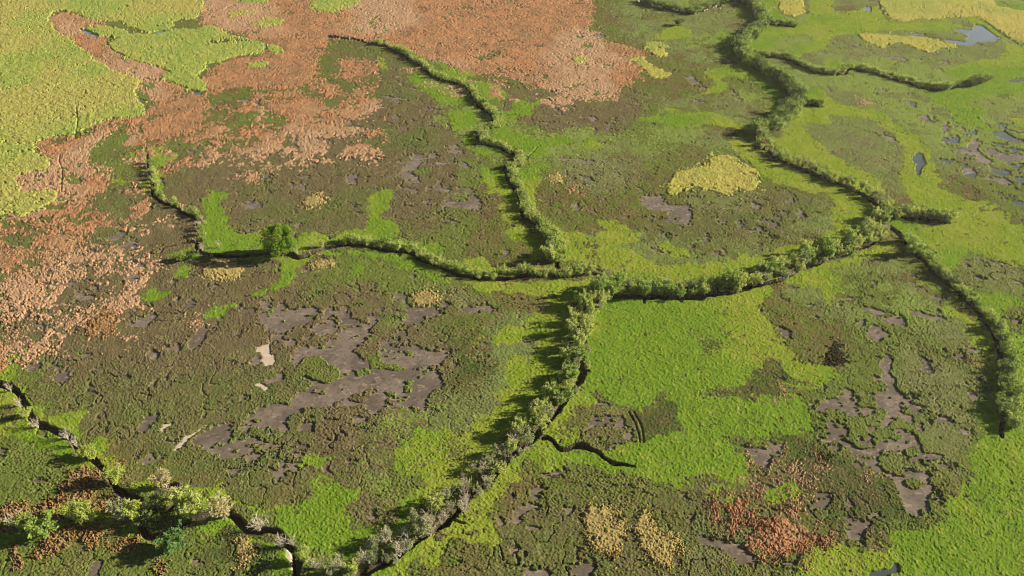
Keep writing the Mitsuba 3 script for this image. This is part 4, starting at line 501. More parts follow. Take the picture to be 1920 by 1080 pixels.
 ('water','pond',[(188.0,317.7),(191.7,319.9),(196.5,318.8),(200.5,325.5),(202.2,324.3),(202.3,319.9),(201.9,314.4),(202.1,309.1),(199.1,306.0),(194.2,305.0),(191.8,306.0),(186.4,301.0),(182.5,302.0),(178.9,305.0),(179.1,307.1),(183.0,306.0),(186.4,304.0),(190.8,310.2),(190.6,314.4)]),
 ('water','pool_thin',[(165.9,313.4),(169.9,314.9),(173.0,313.4),(167.9,311.9)]),
 ('water','pool_far',[(162.2,350.7),(163.4,349.4),(161.0,343.2),(159.9,344.4)]),
 ('water','pool_oval',[(123.4,206.4),(125.2,208.1),(126.6,207.0),(124.9,203.0),(122.4,199.2),(120.0,195.4),(121.8,200.8),(122.2,203.6)]),
 ('water','pool_edge',[(183.7,265.5),(186.1,266.3),(234.1,265.2),(233.0,263.5),(183.7,264.2)]),
 ('water','pools_east',[(155.9,222.1),(159.7,224.0),(159.8,220.8),(161.3,218.3),(161.5,216.5),(157.9,217.1),(155.7,219.5)]),
 ('water','pools_east',[(139.5,217.7),(142.9,218.9),(140.9,215.8),(139.2,215.8)]),
 ('water','pools_east',[(131.1,204.1),(133.8,204.1),(132.5,202.5)]),
 ('water','pools_east',[(142.4,197.5),(147.4,197.0),(145.5,195.4),(142.6,195.9)]),
 ('water','pools_east',[(147.6,193.3),(186.1,193.3),(184.1,190.2),(147.5,191.2)]),
 ('water','pools_east',[(156.9,209.9),(196.8,209.3),(195.6,207.6)]),
 ('water','pools_east',[(152.1,214.6),(155.2,214.0),(152.9,212.8)]),
 ('water','pools_east',[(140.2,179.4),(176.9,179.4),(175.6,177.6),(140.5,178.0)]),
 ('water','pools_rust',[(34.2,312.3),(36.5,313.4),(38.6,311.2),(36.2,309.8)]),
 ('water','pools_rust',[(26.6,310.2),(28.9,311.2),(28.8,308.9)]),
 ('water','pools_reed',[(-182.9,318.8),(-180.1,317.7),(-172.8,311.2),(-173.8,310.2)]),
 ('water','pools_reed',[(-152.5,314.4),(-149.5,318.3),(-146.7,317.0),(-149.9,313.4)]),
 ('water','pools_reed',[(-114.0,255.1),(-111.2,254.3),(-110.4,252.0),(-112.5,252.5)]),
 ('water','pools_reed',[(-130.1,247.5),(-128.6,247.5),(-128.0,246.0),(-129.5,246.0)]),
 ('water','pools_bottom',[(57.7,66.2),(59.1,66.9),(60.3,67.2),(59.5,66.5),(56.5,61.6)]),
 ('water','pools_bottom',[(60.4,67.3),(62.4,68.0),(61.8,67.3),(60.7,67.0)]),
 ('water','pools_east',[(160.6,229.2),(162.8,228.3),(160.6,225.7)]),
 ('water','pools_east',[(147.7,223.1),(150.4,223.6),(148.5,221.2)]),
 ('water','pools_east',[(154.8,211.3),(156.9,210.7),(155.3,208.9)]),
 ('water','pools_east',[(134.2,194.9),(137.4,195.9),(135.8,193.8)]),
 ('water','pools_east',[(136.6,217.7),(139.1,217.9),(137.4,215.6)]),
 ('water','pools_east',[(134.7,200.3),(136.5,200.8),(135.5,199.2)]),
 ('water','pools_east',[(150.4,200.8),(152.5,199.7),(150.6,198.1)]),
]
ROWS = [
 ('main', 0.4815, 0.6042, 1, 0.0, 2.6, 2.1, 2.0, 3.2, ['pale', 'pale', 'green', 'grey'], ['at the start of the slanting right-hand hedge', 'midway down the slanting right-hand hedge', 'low on the slanting hedge above the right fork']),
 ('main', 0.6042, 0.8134, -1, -0.3, 4.0, 2.1, 2.6, 4.4, ['pale', 'green', 'pale', 'grey', 'green'], ['at the right fork of the curved hedge', 'right third of the curved hedge', 'middle of the curved hedge', 'left third of the curved hedge', 'by the central junction']),
 ('main', 0.8134, 0.9065, -1, -0.5, 3.4, 1.6, 2.2, 3.9, ['pale', 'green', 'grey', 'pale'], ['just below the central junction', 'upper part of the vertical hedge', 'middle of the vertical hedge', 'foot of the vertical hedge above the small fork']),
 ('main', 0.9065, 0.985, -1, -1.2, 3.2, 1.5, 1.9, 3.6, ['grey', 'bare', 'pale', 'bare', 'grey'], ['top of the diagonal hedge by the small fork', 'upper diagonal hedge', 'middle of the diagonal hedge', 'lower diagonal hedge', 'at the bottom edge of the diagonal hedge']),
]
SCRUB = [
 ('far_creek_scrub', 'dense grey-green willow scrub along the far winding creek at the top right of centre', [('main', 0.1408, 0.4815, -1, -1.8, 3.6, 1.05, 1.6, 3.0, ['green', 'pale', 'dark', 'green']), ('main', 0.1408, 0.4815, -1, -1.0, 2.6, 2.6, 3.0, 4.6, ['green', 'dark'])]),
 ('west_creek_scrub', 'pale feathery scrub along the upper bank of the western creek branch', [('west', 0.5983, 0.99, 1, -0.1, 2.3, 1.2, 0.9, 2.5, ['pale', 'pale', 'green']), ('west', 0.0342, 0.3442, 1, 0.2, 1.9, 2.6, 1.0, 2.4, ['green', 'pale'])]),
 ('middle_creek_scrub', 'pale feathery scrub along the narrow middle creek', [('middle', 0.11, 0.99, 1, -0.1, 2.3, 1.1, 0.9, 2.5, ['pale', 'pale', 'green']), ('middle', 0.9129, 0.99, -1, 0.4, 1.8, 1.4, 1.6, 2.8, ['dark', 'green'])]),
 ('right_creek_scrub', 'green scrub along the right-hand creek', [('right', 0.08, 0.95, 1, -0.1, 2.1, 1.0, 0.9, 2.7, ['pale', 'green', 'green', 'dark']), ('right', 0.72, 0.93, -1, 0.2, 1.2, 1.4, 1.4, 2.4, ['dark', 'dark', 'green'])]),
 ('upper_creek_scrub', 'low green scrub along the thin creeks in the upper right', [('upper', 0.02, 0.86, 1, -0.1, 2.0, 1.1, 1.2, 2.4, ['green', 'pale']), ('upper', 0.9, 1, 1, -0.6, 2.4, 1.0, 1.6, 2.8, ['dark', 'green']), ('spur1', 0, 1, 1, 0.2, 1.8, 1.1, 1.4, 2.4, ['green', 'dark']), ('spur2', 0.2, 1, 1, 0.2, 1.8, 1.1, 1.4, 2.4, ['green', 'dark']), ('right_spur', 0, 1, 1, -0.2, 2.4, 0.9, 1.8, 3.0, ['green', 'dark', 'pale'])]),
 ('north_creek_scrub', 'dark green scrub along the small creek at the top edge', [('north', 0, 1, 1, -0.5, 2.2, 1.2, 1.8, 3.2, ['dark', 'green'])]),
]
LONE = [
 ('bare', -31.2, 67.2, 2.8, 1.1, 'willow_shrub', 'bare grey shrub at the bottom edge just right of the vivid lime bush'),
 ('grey', -28.8, 66.3, 2.8, 1.1, 'willow_shrub', 'grey-green shrub cut by the bottom edge, second right of the vivid lime bush'),
 ('bare', -27.5, 67.4, 3.0, 1.1, 'willow_shrub', 'bare grey shrub at the bottom edge, third right of the vivid lime bush'),
 ('pale', -25.5, 66.8, 2.8, 1.1, 'willow_shrub', 'pale green shrub cut by the bottom edge at the diagonal hedge end'),
 ('bare', -24.0, 68.2, 3.0, 1.1, 'willow_shrub', 'bare grey shrub low on the diagonal hedge, nearest the bottom edge'),
 ('grey', -22.3, 68.2, 2.6, 1.1, 'willow_shrub', 'low grey-green shrub over the channel at the foot of the diagonal hedge'),
 ('bare', -83.2, 74.9, 3.6, 1.2, 'willow_shrub', 'leafless pale grey shrub at the far left end of the lower left tree row'),
 ('green', -81.7, 74.7, 3.4, 1.1, 'willow_shrub', 'green shrub right beside the leafless grey one at the lower left edge'),
 ('green', -77.7, 73.6, 5.0, 1.15, 'willow_shrub', 'green shrub with a dark foot, second from the left edge in the lower left row'),
 ('lime', -74.5, 76.7, 4.0, 1.1, 'willow_shrub', 'lime green bush above the orange grass at lower left, left of a matching pair'),
 ('lime', -71.4, 76.0, 4.2, 1.0, 'willow_shrub', 'lime green bush above the orange grass at lower left, right of a matching pair'),
 ('grey', -66.2, 76.5, 4.6, 1.1, 'willow_shrub', 'grey-stemmed shrub between the lime pair and the black shaded hollow'),
 ('lime', -63.9, 76.4, 4.4, 1.0, 'willow_shrub', 'lime green shrub at the left edge of the black shaded hollow'),
 ('lime', -70.4, 83.9, 4.0, 1.1, 'willow_shrub', 'lime green shrub at the upper left end of the shaded creek loop'),
 ('tan', -61.3, 83.1, 4.2, 1.0, 'willow_shrub', 'pale straw-tinted shrub at the upper right end of the shaded creek loop'),
 ('bare', -58.2, 80.8, 3.6, 0.9, 'willow_shrub', 'thin grey leafless shrub just below the straw-tinted one'),
 ('pale', -56.1, 78.6, 5.0, 1.0, 'willow_shrub', 'tall pale green shrub above the black hollow, left one'),
 ('pale', -53.8, 76.8, 5.4, 1.1, 'willow_shrub', 'tall pale green shrub right of the black hollow'),
 ('dark', -60.5, 77.6, 3.6, 1.3, 'willow_shrub', 'dark shaded shrub inside the black hollow at lower left'),
 ('dark', -61.0, 75.4, 2.6, 1.4, 'willow_shrub', 'low dark shrub at the lower edge of the black hollow'),
 ('tan', -49.0, 76.8, 5.0, 1.1, 'willow_shrub', 'tan feathery shrub alone right of the hollow'),
 ('bare', -42.4, 74.4, 3.0, 1.5, 'fallen_shrub', 'collapsed grey brushwood lying over the lower left creek'),
 ('bare', -37.8, 71.2, 3.0, 1.0, 'willow_shrub', 'bare white-grey shrub beside the bare creek bank'),
 ('bare', -36.1, 71.4, 2.6, 0.9, 'willow_shrub', 'small bare grey shrub on the right bank opposite the bare creek bank'),
 ('lime', -33.5, 68.4, 3.6, 0.9, 'willow_shrub', 'vivid lime bush at the bottom edge, left end of the diagonal hedge'),
 ('teal', -55.5, 70.9, 3.6, 1.25, 'willow_shrub', 'spreading blue-green bush below the black hollow'),
 ('lime', -79.0, 89.9, 2.6, 1.1, 'willow_shrub', 'low yellow-green bush on the southwest creek, upper of two'),
 ('lime', -76.8, 89.4, 2.8, 1.1, 'willow_shrub', 'low yellow-green bush on the southwest creek, lower of two'),
 ('bare', -83.9, 94.1, 2.8, 1.0, 'willow_shrub', 'grey leafless shrub on the southwest creek above two yellow-green bushes'),
 ('bare', -81.4, 92.4, 2.8, 1.0, 'willow_shrub', 'grey leafless shrub touching the two yellow-green bushes'),
 ('bare', -90.9, 97.0, 2.6, 1.0, 'willow_shrub', 'grey leafless shrub at the kink of the southwest creek'),
 ('pale', -94.3, 99.5, 2.8, 1.0, 'willow_shrub', 'pale shrub left of the southwest creek kink'),
 ('bare', -97.1, 102.4, 2.6, 0.8, 'willow_shrub', 'thin grey shrub on the left-edge creek, middle one'),
 ('bare', -101.2, 106.6, 2.6, 0.8, 'willow_shrub', 'thin grey shrub on the left-edge creek, topmost one'),
 ('bare', -78.3, 155.7, 2.6, 0.9, 'willow_shrub', 'white twiggy shrub left of the lone tree at the shadow tip'),
 ('bare', -74.6, 157.2, 2.2, 0.8, 'willow_shrub', 'white twiggy shrub on the near side of the lone tree shadow'),
 ('dark', -79.9, 152.5, 2.6, 1.1, 'willow_shrub', 'dark brownish shrub left of the lone tree shadow tip'),
 ('green', -82.1, 151.6, 2.6, 1.2, 'willow_shrub', 'low green shrub leftmost by the lone tree shadow tip'),
 ('bare', -82.4, 166.5, 2.8, 0.9, 'willow_shrub', 'grey shrub up the small creek left of the lone tree'),
 ('bare', -54.1, 154.3, 2.2, 0.8, 'willow_shrub', 'white leafless twigs just right of the lone tree'),
 ('bare', -50.8, 156.7, 2.2, 0.8, 'willow_shrub', 'white leafless twigs farther right of the lone tree'),
 ('pale', -48.4, 157.4, 2.4, 0.9, 'willow_shrub', 'small pale shrub where the western hedge begins'),
 ('green', 100.5, 154.3, 4.2, 1.35, 'willow_shrub', 'round green bush on the right-hand creek below the fork of the hedges'),
 ('green', 100.8, 159.8, 3.0, 1.0, 'willow_shrub', 'green shrub at the start of the right-hand creek'),
 ('dark', 112.8, 170.7, 2.8, 1.2, 'willow_shrub', 'dark bush on the short spur, left one'),
 ('dark', 115.1, 169.4, 2.6, 1.3, 'willow_shrub', 'dark bush at the tip of the short spur'),
 ('green', 156.0, 255.9, 3.4, 1.2, 'willow_shrub', 'round bush at the end of the upper right scrub line'),
 ('dark', 169.9, 260.6, 3.2, 1.2, 'willow_shrub', 'round dark bush standing beyond the end of the upper right scrub line'),
 ('dark', 166.3, 259.2, 2.6, 1.2, 'willow_shrub', 'lower dark bush joined to the round one at upper right'),
 ('dark', 71.7, 324.6, 3.0, 1.5, 'willow_shrub', 'dark bush alone beside the bright strip near the top'),
 ('lime', 50.4, 140.6, 2.8, 1.15, 'willow_shrub', 'round yellow-green bush in front of the curved hedge, left of a pair'),
 ('lime', 52.6, 140.8, 2.6, 1.0, 'willow_shrub', 'round yellow-green bush in front of the curved hedge, right of a pair'),
 ('green', 46.5, 139.2, 2.4, 1.0, 'willow_shrub', 'small green bush in front of the curved hedge, nearest the junction'),
 ('green', 20.9, 137.5, 6.0, 0.75, 'willow_tree', 'narrow upright green tree at the junction of the hedges'),
 ('pale', 9.3, 151.6, 5.0, 0.9, 'willow_tree', 'tall pale tree where the middle creek meets the horizontal hedge'),
 ('green', 10.7, 153.9, 4.0, 1.0, 'willow_tree', 'green tree on the lower middle creek just above the hedge'),
]
LOGS = [
 ('fallen_log', [9.2, 104.1, 0.5], [11.8, 105.7, 0.9], 0.16, 'grey fallen trunk sticking out of the hedge onto the green meadow', 3, 3),
 ('fallen_log', [-44.1, 75.9, 0.5], [-41.1, 75.4, 0.8], 0.15, 'pale fallen trunk lying across the lower left creek', 4, 4),
 ('fallen_log', [19.9, 136.3, 0.5], [21.2, 137.1, 0.7], 0.12, 'small pale fallen trunk at the foot of the narrow upright tree', 2, 6),
]
# ground where the sedge is broken by many wet pans
WET = [[(-35.1,212.8),(-11.9,216.5),(-6.6,176.6),(-20.4,173.9),(-33.4,191.2)],[(34.9,185.2),(51.4,183.7),(52.2,166.0),(62.1,166.0),(78.8,179.4),(79.1,168.6),(46.1,156.2),(39.1,163.5)],[(-64.9,136.7),(-32.6,137.7),(-11.6,121.9),(-11.5,100.2),(-39.9,92.2),(-66.5,86.0),(-71.9,94.8),(-55.0,103.0)],[(65.9,116.8),(90.1,120.2),(74.4,78.1),(64.6,83.7),(57.3,93.5)],[(143.4,242.4),(218.8,242.4),(169.7,168.6),(129.0,188.2)],[(16.4,108.9),(22.6,105.9),(22.0,92.2),(12.0,92.2)]]
TREE = (-57.9, 153.9, 9.6, 4.4)


def tag(key, label, category=None, group=None, kind=None):
    d = {'label': label}
    if category: d['category'] = category
    if group: d['group'] = group
    if kind: d['kind'] = kind
    labels[key] = d

taken = {}
def numbered(name):
    n = taken.get(name, 0); taken[name] = n + 1
    return name if n == 0 else '%s_%03d' % (name, n)

# ------------------------------------------------------------------ materials
def veg(name, c1, c2, c3, c4, big=0.11, mid=0.7, fine=3.2, drift=None):
    """Ground vegetation: four tones of one plant community, mixed by patches, tussocks and single blades."""
    def f(p, n, uv):
        a = fbm(p.x * big, p.y * big, 3.1, 3)
        b = noise(p.x * mid + 9.0, p.y * mid, p.z * 0.4)
        c = noise(p.x * fine, p.y * fine, p.z * 3.0)
        k = mix(mi.Color3f(*c1), mi.Color3f(*c2), smoothstep(0.33, 0.67, a * 0.55 + b * 0.45))
        if drift:
            k = mix(k, mi.Color3f(*drift), smoothstep(0.42, 0.62, fbm(p.x * 0.035 + 4.0, p.y * 0.03, 8.0, 4)))
        k = mix(k, mi.Color3f(*c3), smoothstep(0.55, 0.95, c * 0.6 + b * 0.4))
        return mix(k, mi.Color3f(*c4), smoothstep(0.35, 0.05, c * 0.6 + noise(p.x * 1.3, p.y * 1.3, 5.0) * 0.4))
    scene[name] = {'type': 'twosided', 'bsdf': {'type': 'diffuse', 'reflectance': proc(f)}}

veg('m_olive', (.095, .125, .032), (.108, .092, .046), (.170, .180, .068), (.046, .048, .020), drift=(.100, .138, .036), big=.16)
veg('m_brown', (.108, .108, .050), (.082, .114, .035), (.185, .178, .092), (.046, .044, .025), drift=(.110, .096, .056), big=.20)
veg('m_pale', (.150, .156, .080), (.110, .125, .058), (.225, .220, .125), (.070, .070, .042), drift=(.120, .150, .055), big=.16)
veg('m_dark', (.062, .090, .028), (.082, .080, .038), (.115, .135, .050), (.036, .042, .020), big=.18)
veg('m_lush', (.130, .178, .058), (.112, .135, .058), (.200, .240, .085), (.064, .088, .036), drift=(.145, .205, .052), big=.16)
veg('m_bright', (.152, .226, .026), (.185, .232, .038), (.220, .270, .050), (.092, .155, .018), big=0.09, drift=(.112, .200, .022))
veg('m_dead', (.320, .170, .095), (.205, .130, .076), (.425, .270, .175), (.110, .075, .048), big=0.18, drift=(.315, .215, .145))
veg('m_orange', (.230, .145, .070), (.165, .118, .060), (.340, .230, .125), (.140, .085, .045))
veg('m_reed', (.250, .290, .075), (.180, .260, .060), (.350, .370, .120), (.115, .165, .042), big=0.14, drift=(.275, .275, .085))
veg('m_yellow', (.310, .300, .075), (.215, .265, .070), (.400, .390, .130), (.170, .190, .055), drift=(.310, .290, .085))
veg('m_straw', (.290, .245, .100), (.235, .200, .085), (.340, .290, .150), (.120, .105, .050))
veg('m_brush', (.036, .032, .020), (.028, .026, .017), (.055, .050, .030), (.018, .016, .011))

def mud_tone(p, n, uv):
    a = fbm(p.x * 0.25, p.y * 0.25, 1.0, 4)
    s = fbm(p.x * 0.9 + 3 * a, p.y * 1.6, 2.0, 3)
    k = mix((.106, .090, .082), (.162, .138, .124), smoothstep(0.35, 0.7, a))
    k = mix(k, (.300, .260, .225), smoothstep(0.60, 0.80, s) * 0.5)
    return mix(k, (.070, .064, .045), smoothstep(0.62, 0.75, noise(p.x * 2.1, p.y * 2.1, 7.0)) * 0.5)
scene['m_mud'] = {'type': 'principled', 'base_color': proc(mud_tone), 'roughness': 0.4, 'specular': 0.5}
scene['m_sand'] = {'type': 'twosided', 'bsdf': {'type': 'diffuse', 'reflectance': proc(lambda p, n, uv: mix((.36, .31, .26), (.50, .46, .42), fbm(p.x * 0.8, p.y * 0.8, 1.0, 4)))}}
scene['m_creek'] = {'type': 'principled', 'base_color': proc(lambda p, n, uv: mix((.030, .024, .020), (.070, .056, .042), fbm(p.x * 0.9, p.y * 0.9, p.z, 3))), 'roughness': 0.5}
scene['m_water'] = {'type': 'principled', 'base_color': {'type': 'rgb', 'value': [.060, .078, .088]}, 'roughness': 0.04, 'specular': 0.8}

# ------------------------------------------------------------------ terrain grid: rows and columns wider apart with distance
def n2(x, y, seed=0):
    i, j = np.floor(x).astype(np.int64), np.floor(y).astype(np.int64)
    u, v = x - i, y - j
    u = u * u * (3 - 2 * u); v = v * v * (3 - 2 * v)
    def h(a, b):
        k = (a * 374761393 + b * 668265263 + seed * 144665) & 0xFFFFFFFF
        k = ((k ^ (k >> 13)) * 1274126177) & 0xFFFFFFFF
        return ((k ^ (k >> 16)) & 0xFFFFFF) / 16777215.0
    return (h(i, j) * (1 - u) + h(i + 1, j) * u) * (1 - v) + (h(i, j + 1) * (1 - u) + h(i + 1, j + 1) * u) * v

def f2(x, y, octaves=3, seed=0):
    return sum(0.5 ** (o + 1) * n2(x * 2 ** o, y * 2 ** o, seed + o) for o in range(octaves)) / (1 - 0.5 ** octaves)

def cells(x, y, seed):
    """Distance to the nearest jittered cell centre and a random number of that cell."""
    i, j = np.floor(x).astype(np.int64), np.floor(y).astype(np.int64)
    best, rand = np.full(x.shape, 9.0), np.zeros(x.shape)
    def h(a, b, s):
        k = (a * 374761393 + b * 668265263 + (seed + s) * 144665) & 0xFFFFFFFF
        k = ((k ^ (k >> 13)) * 1274126177) & 0xFFFFFFFF
        return ((k ^ (k >> 16)) & 0xFFFFFF) / 16777215.0
    for a in (-1, 0, 1):
        for b in (-1, 0, 1):
            d = np.hypot(i + a + h(i + a, j + b, 0) - x, j + b + h(i + a, j + b, 1) - y)
            m = d < best
            best = np.where(m, d, best); rand = np.where(m, h(i + a, j + b, 2), rand)
    return best, rand

NR, NC = 940, 1290
ang = np.radians(np.linspace(61.8, 15.2, NR))
yr = 110.0 / np.tan(ang)
half = 0.682 * (yr * 0.788 + 67.7) * 1.26
s = np.linspace(-1, 1, NC)
X = half[:, None] * s[None, :]
Y = np.repeat(yr[:, None], NC, 1)
dxr, dyr = half * 2 / NC, np.gradient(yr)
X[1:-1, 1:-1] += (R.random((NR - 2, NC - 2)) - .5) * .7 * dxr[1:-1, None]
Y[1:-1, 1:-1] += (R.random((NR - 2, NC - 2)) - .5) * .7 * dyr[1:-1, None]
x, y = X.ravel(), Y.ravel()

# wander of the plant boundaries
w1x = (f2(x / 4, y / 4, 4, 1) - .5) * 3.4 + (f2(x / 1.1, y / 1.1, 2, 4) - .5) * 1.9
w1y = (f2(x / 4, y / 4, 4, 7) - .5) * 3.4 + (f2(x / 1.1, y / 1.1, 2, 9) - .5) * 1.9
w2x = (f2(x / 4, y / 4, 4, 21) - .5) * 6 + (n2(x / .8, y / .8, 24) - .5) * 3 + R.normal(0, .9, x.shape)
w2y = (f2(x / 4, y / 4, 4, 27) - .5) * 8 + (n2(x / .8, y / .8, 29) - .5) * 4 + R.normal(0, 1.2, x.shape)
w3x = (f2(x / 7, y / 7, 3, 31) - .5) * 14 + R.normal(0, 2.5, x.shape)
w3y = (f2(x / 7, y / 7, 3, 37) - .5) * 18 + R.normal(0, 3.0, x.shape)
patchy = f2(x / 6, y / 6, 4, 41)
speck = n2(x / 1.1, y / 1.1, 51) * .6 + n2(x / .5, y / .5, 53) * .4

ids = np.zeros(x.shape, np.int16)               # index into NAMES
row_of = lambda v: int(np.searchsorted(yr, v))
fz, fz2 = n2(x / .6, y / .6, 161), n2(x / .6, y / .6, 163)
SOFT = {'lush': (w3x, w3y), 'brown': (w3x, w3y), 'pale': (w3x * .6, w3y * .6), 'dark': (w2x, w2y), 'bright': (w1x * 1.1, w1y * 1.1), 'dead': (w2x, w2y), 'orange': (w2x * .7, w2y * .7), 'straw': (w2x * .45, w2y * .45), 'brushdark': (w2x * .6, w2y * .6), 'mud': (w1x * .6 + (fz - .5) * 1.2, w1y * .6 + (fz2 - .5) * 1.2)}
HOLES = {'dead_grass_far': .37, 'dead_grass_west': .44, 'dead_grass_haze': .585}       # how much sedge shows through
NAMES = ['sedge'] + [k for k in OBJ if k != 'sedge']
INDEX = {k: i for i, k in enumerate(NAMES)}
for cls, obj, pts in POLY:
    poly = shapely.Polygon(pts).buffer({'mud': .35, 'water': .6}.get(cls, .9 if obj in ('green_meadow_far_right', 'green_strip_inner_bend') else 0))
    if poly.is_empty: continue
    x0, y0, x1, y1 = poly.bounds
    a, b = max(0, row_of(y0 - 9)) * NC, min(NR, row_of(y1 + 9) + 1) * NC
    if b <= a: continue
    sel = np.arange(a, b)[(x[a:b] > x0 - 9) & (x[a:b] < x1 + 9)]
    wx, wy = SOFT.get(cls, (w1x * .45, w1y * .45)) if cls not in ('reed', 'yellow') else (w1x * .8, w1y * .8)
    shapely.prepare(poly)
    hit = sel[shapely.contains_xy(poly, x[sel] + wx[sel], y[sel] + wy[sel])]
    if cls in ('bright', 'reed', 'yellow', 'straw'):    # stray plants beyond the closed sward
        far = sel[speck[sel] > .66]
        hit = np.union1d(hit[(speck[hit] > .24) | (patchy[hit] > .5)], far[shapely.contains_xy(poly, x[far] + w2x[far] * .9, y[far] + w2y[far] * .9)])
    if cls == 'dead':
        far = sel[speck[sel] > .60]
        hit = np.union1d(hit[speck[hit] > .22], far[shapely.contains_xy(poly, x[far] + w3x[far] * .55, y[far] + w3y[far] * .55)])
        hit = hit[(patchy[hit] * .6 + speck[hit] * .4) > HOLES.get(obj, .40)]
    elif cls == 'lush':
        hit = hit[patchy[hit] * .8 + speck[hit] * .2 > .40]
    elif cls in ('brown', 'pale'):
        hit = hit[speck[hit] > .22]
    elif cls == 'bright':
        hit = hit[(speck[hit] * .5 + patchy[hit] * .5) > .20]
    ids[hit] = INDEX[obj]

crease = np.clip(1 - np.abs(f2(x / 5, y / 5, 3, 101) - .5) / .022, 0, 1) * (n2(x / 11, y / 11, 103) > .45)
# wet gaps: little mud pans where the sedge thins out
sedgy = np.isin(ids, [INDEX[k] for k in ('sedge', 'brown_sedge', 'pale_sedge', 'dark_sedge', 'lush_sedge')])
ids[(np.isin(ids, [i for n, i in INDEX.items() if n.startswith('mud_flat')])) & (f2(x / 1.9, y / 1.5, 4, 171) > .76)] = INDEX['sedge_islets']
ids[np.isin(ids, [INDEX['brown_sedge'], INDEX['pale_sedge']]) & (crease > .45) & (n2(x / 13, y / 13, 137) > .40)] = INDEX['mud_pans']
limit = .215 + .05 * np.isin(ids, [INDEX['brown_sedge'], INDEX['pale_sedge']]) + .04 * (n2(x / 22, y / 22, 135) > .55)
for pts in WET:
    poly = shapely.Polygon(pts); shapely.prepare(poly)
    limit = limit + .075 * shapely.contains_xy(poly, x + w3x * .5, y + w3y * .5)
ids[sedgy & (f2(x / 3.0, y / 2.2, 4, 131) < limit)] = INDEX['mud_pans']

CLS = np.array([OBJ[n][0] for n in NAMES])
cls = CLS[ids]

# heights of the plant cover
d1, r1 = cells(x / .46, y / .40, 3)
d2, r2 = cells(x / .28, y / .25, 5)
grain = n2(x / .42, y / .36, 141) * .6 + n2(x / .21, y / .2, 143) * .4
tus = .24 * grain + .62 * np.clip(1 - d1 * 1.15, 0, 1) * (.15 + .85 * r1) + .30 * np.clip(1 - d2 * 1.1, 0, 1) * (.2 + .8 * r2) + .10 * R.random(x.shape) + .15 * f2((x - y * .4) / 1.3, y / .9, 2, 145)
tus *= (.22 + 1.15 * f2(x / 7, y / 5, 4, 151)) * np.clip(1.12 - .0017 * (y - 70), .5, 1.1)              # swathes that stand and swathes that lie flat

hump = f2(x / 3.2, y / 3.2, 2, 121) - .5
fine = n2(x / .35, y / .35, 61)
roll = f2(x / 9, y / 9, 3, 71) - .5
streak = f2((x + y * .3) / 1.3, y / .8, 3, 81)
z = np.zeros(x.shape)
def lay(name, v): z[cls == name] = v[cls == name]
lay('olive', .10 + .38 * tus + .20 * hump - .18 * crease)
lay('brown', .10 + .38 * tus + .20 * hump - .18 * crease)
lay('pale', .10 + .38 * tus + .20 * hump - .18 * crease)
lay('dark', .10 + .38 * tus + .20 * hump - .18 * crease)
lay('lush', .10 + .36 * tus + .20 * hump - .12 * crease)
lay('bright', .14 + .10 * grain + .11 * np.clip(1 - d2 * 1.1, 0, 1) * r2 + .10 * np.clip(1 - d1, 0, 1) * (r1 > .7) + .25 * roll + .16 * hump)
lay('dead', .20 + .55 * tus + .30 * hump - .25 * crease)
lay('orange', .22 + .75 * tus + .3 * hump)
lay('reed', .20 + .45 * streak + .45 * tus)
lay('yellow', .16 + .35 * streak + .40 * tus)
lay('straw', .18 + .42 * tus + .25 * streak)
lay('brushdark', .25 + .5 * tus)
lay('mud', .03 * roll)
lay('sand', .05 + .05 * roll)
lay('water', np.full(x.shape, -.06))

# creeks cut into the cover
WIDTH = {'main': (.6, 1.5), 'west': (.5, 1.1), 'middle': (.5, 1.1), 'right': (.6, 1.2), 'right_spur': (.6, 1.2), 'upper': (.7, 1.3), 'spur1': (.6, 1), 'spur2': (.6, 1), 'north': (.7, 1.2), 'fork': (.6, 1.3), 'southwest': (.5, 1.2)}
def dense(pts, step=.25):
    p = np.array(pts, float)
    d = np.r_[0, np.cumsum(np.linalg.norm(np.diff(p, axis=0), axis=1))]
    t = np.arange(0, d[-1], step)
    q = np.c_[np.interp(t, d, p[:, 0]), np.interp(t, d, p[:, 1])]
    k = max(3, int(3 / step) | 1)
    if len(q) > 2 * k:                                  # round the corners
        for c in (0, 1):
            q[:, c] = np.convolve(np.pad(q[:, c], k // 2, mode='edge'), np.ones(k) / k, 'valid')[:len(q)]
    return q
creek = np.zeros(x.shape, bool)
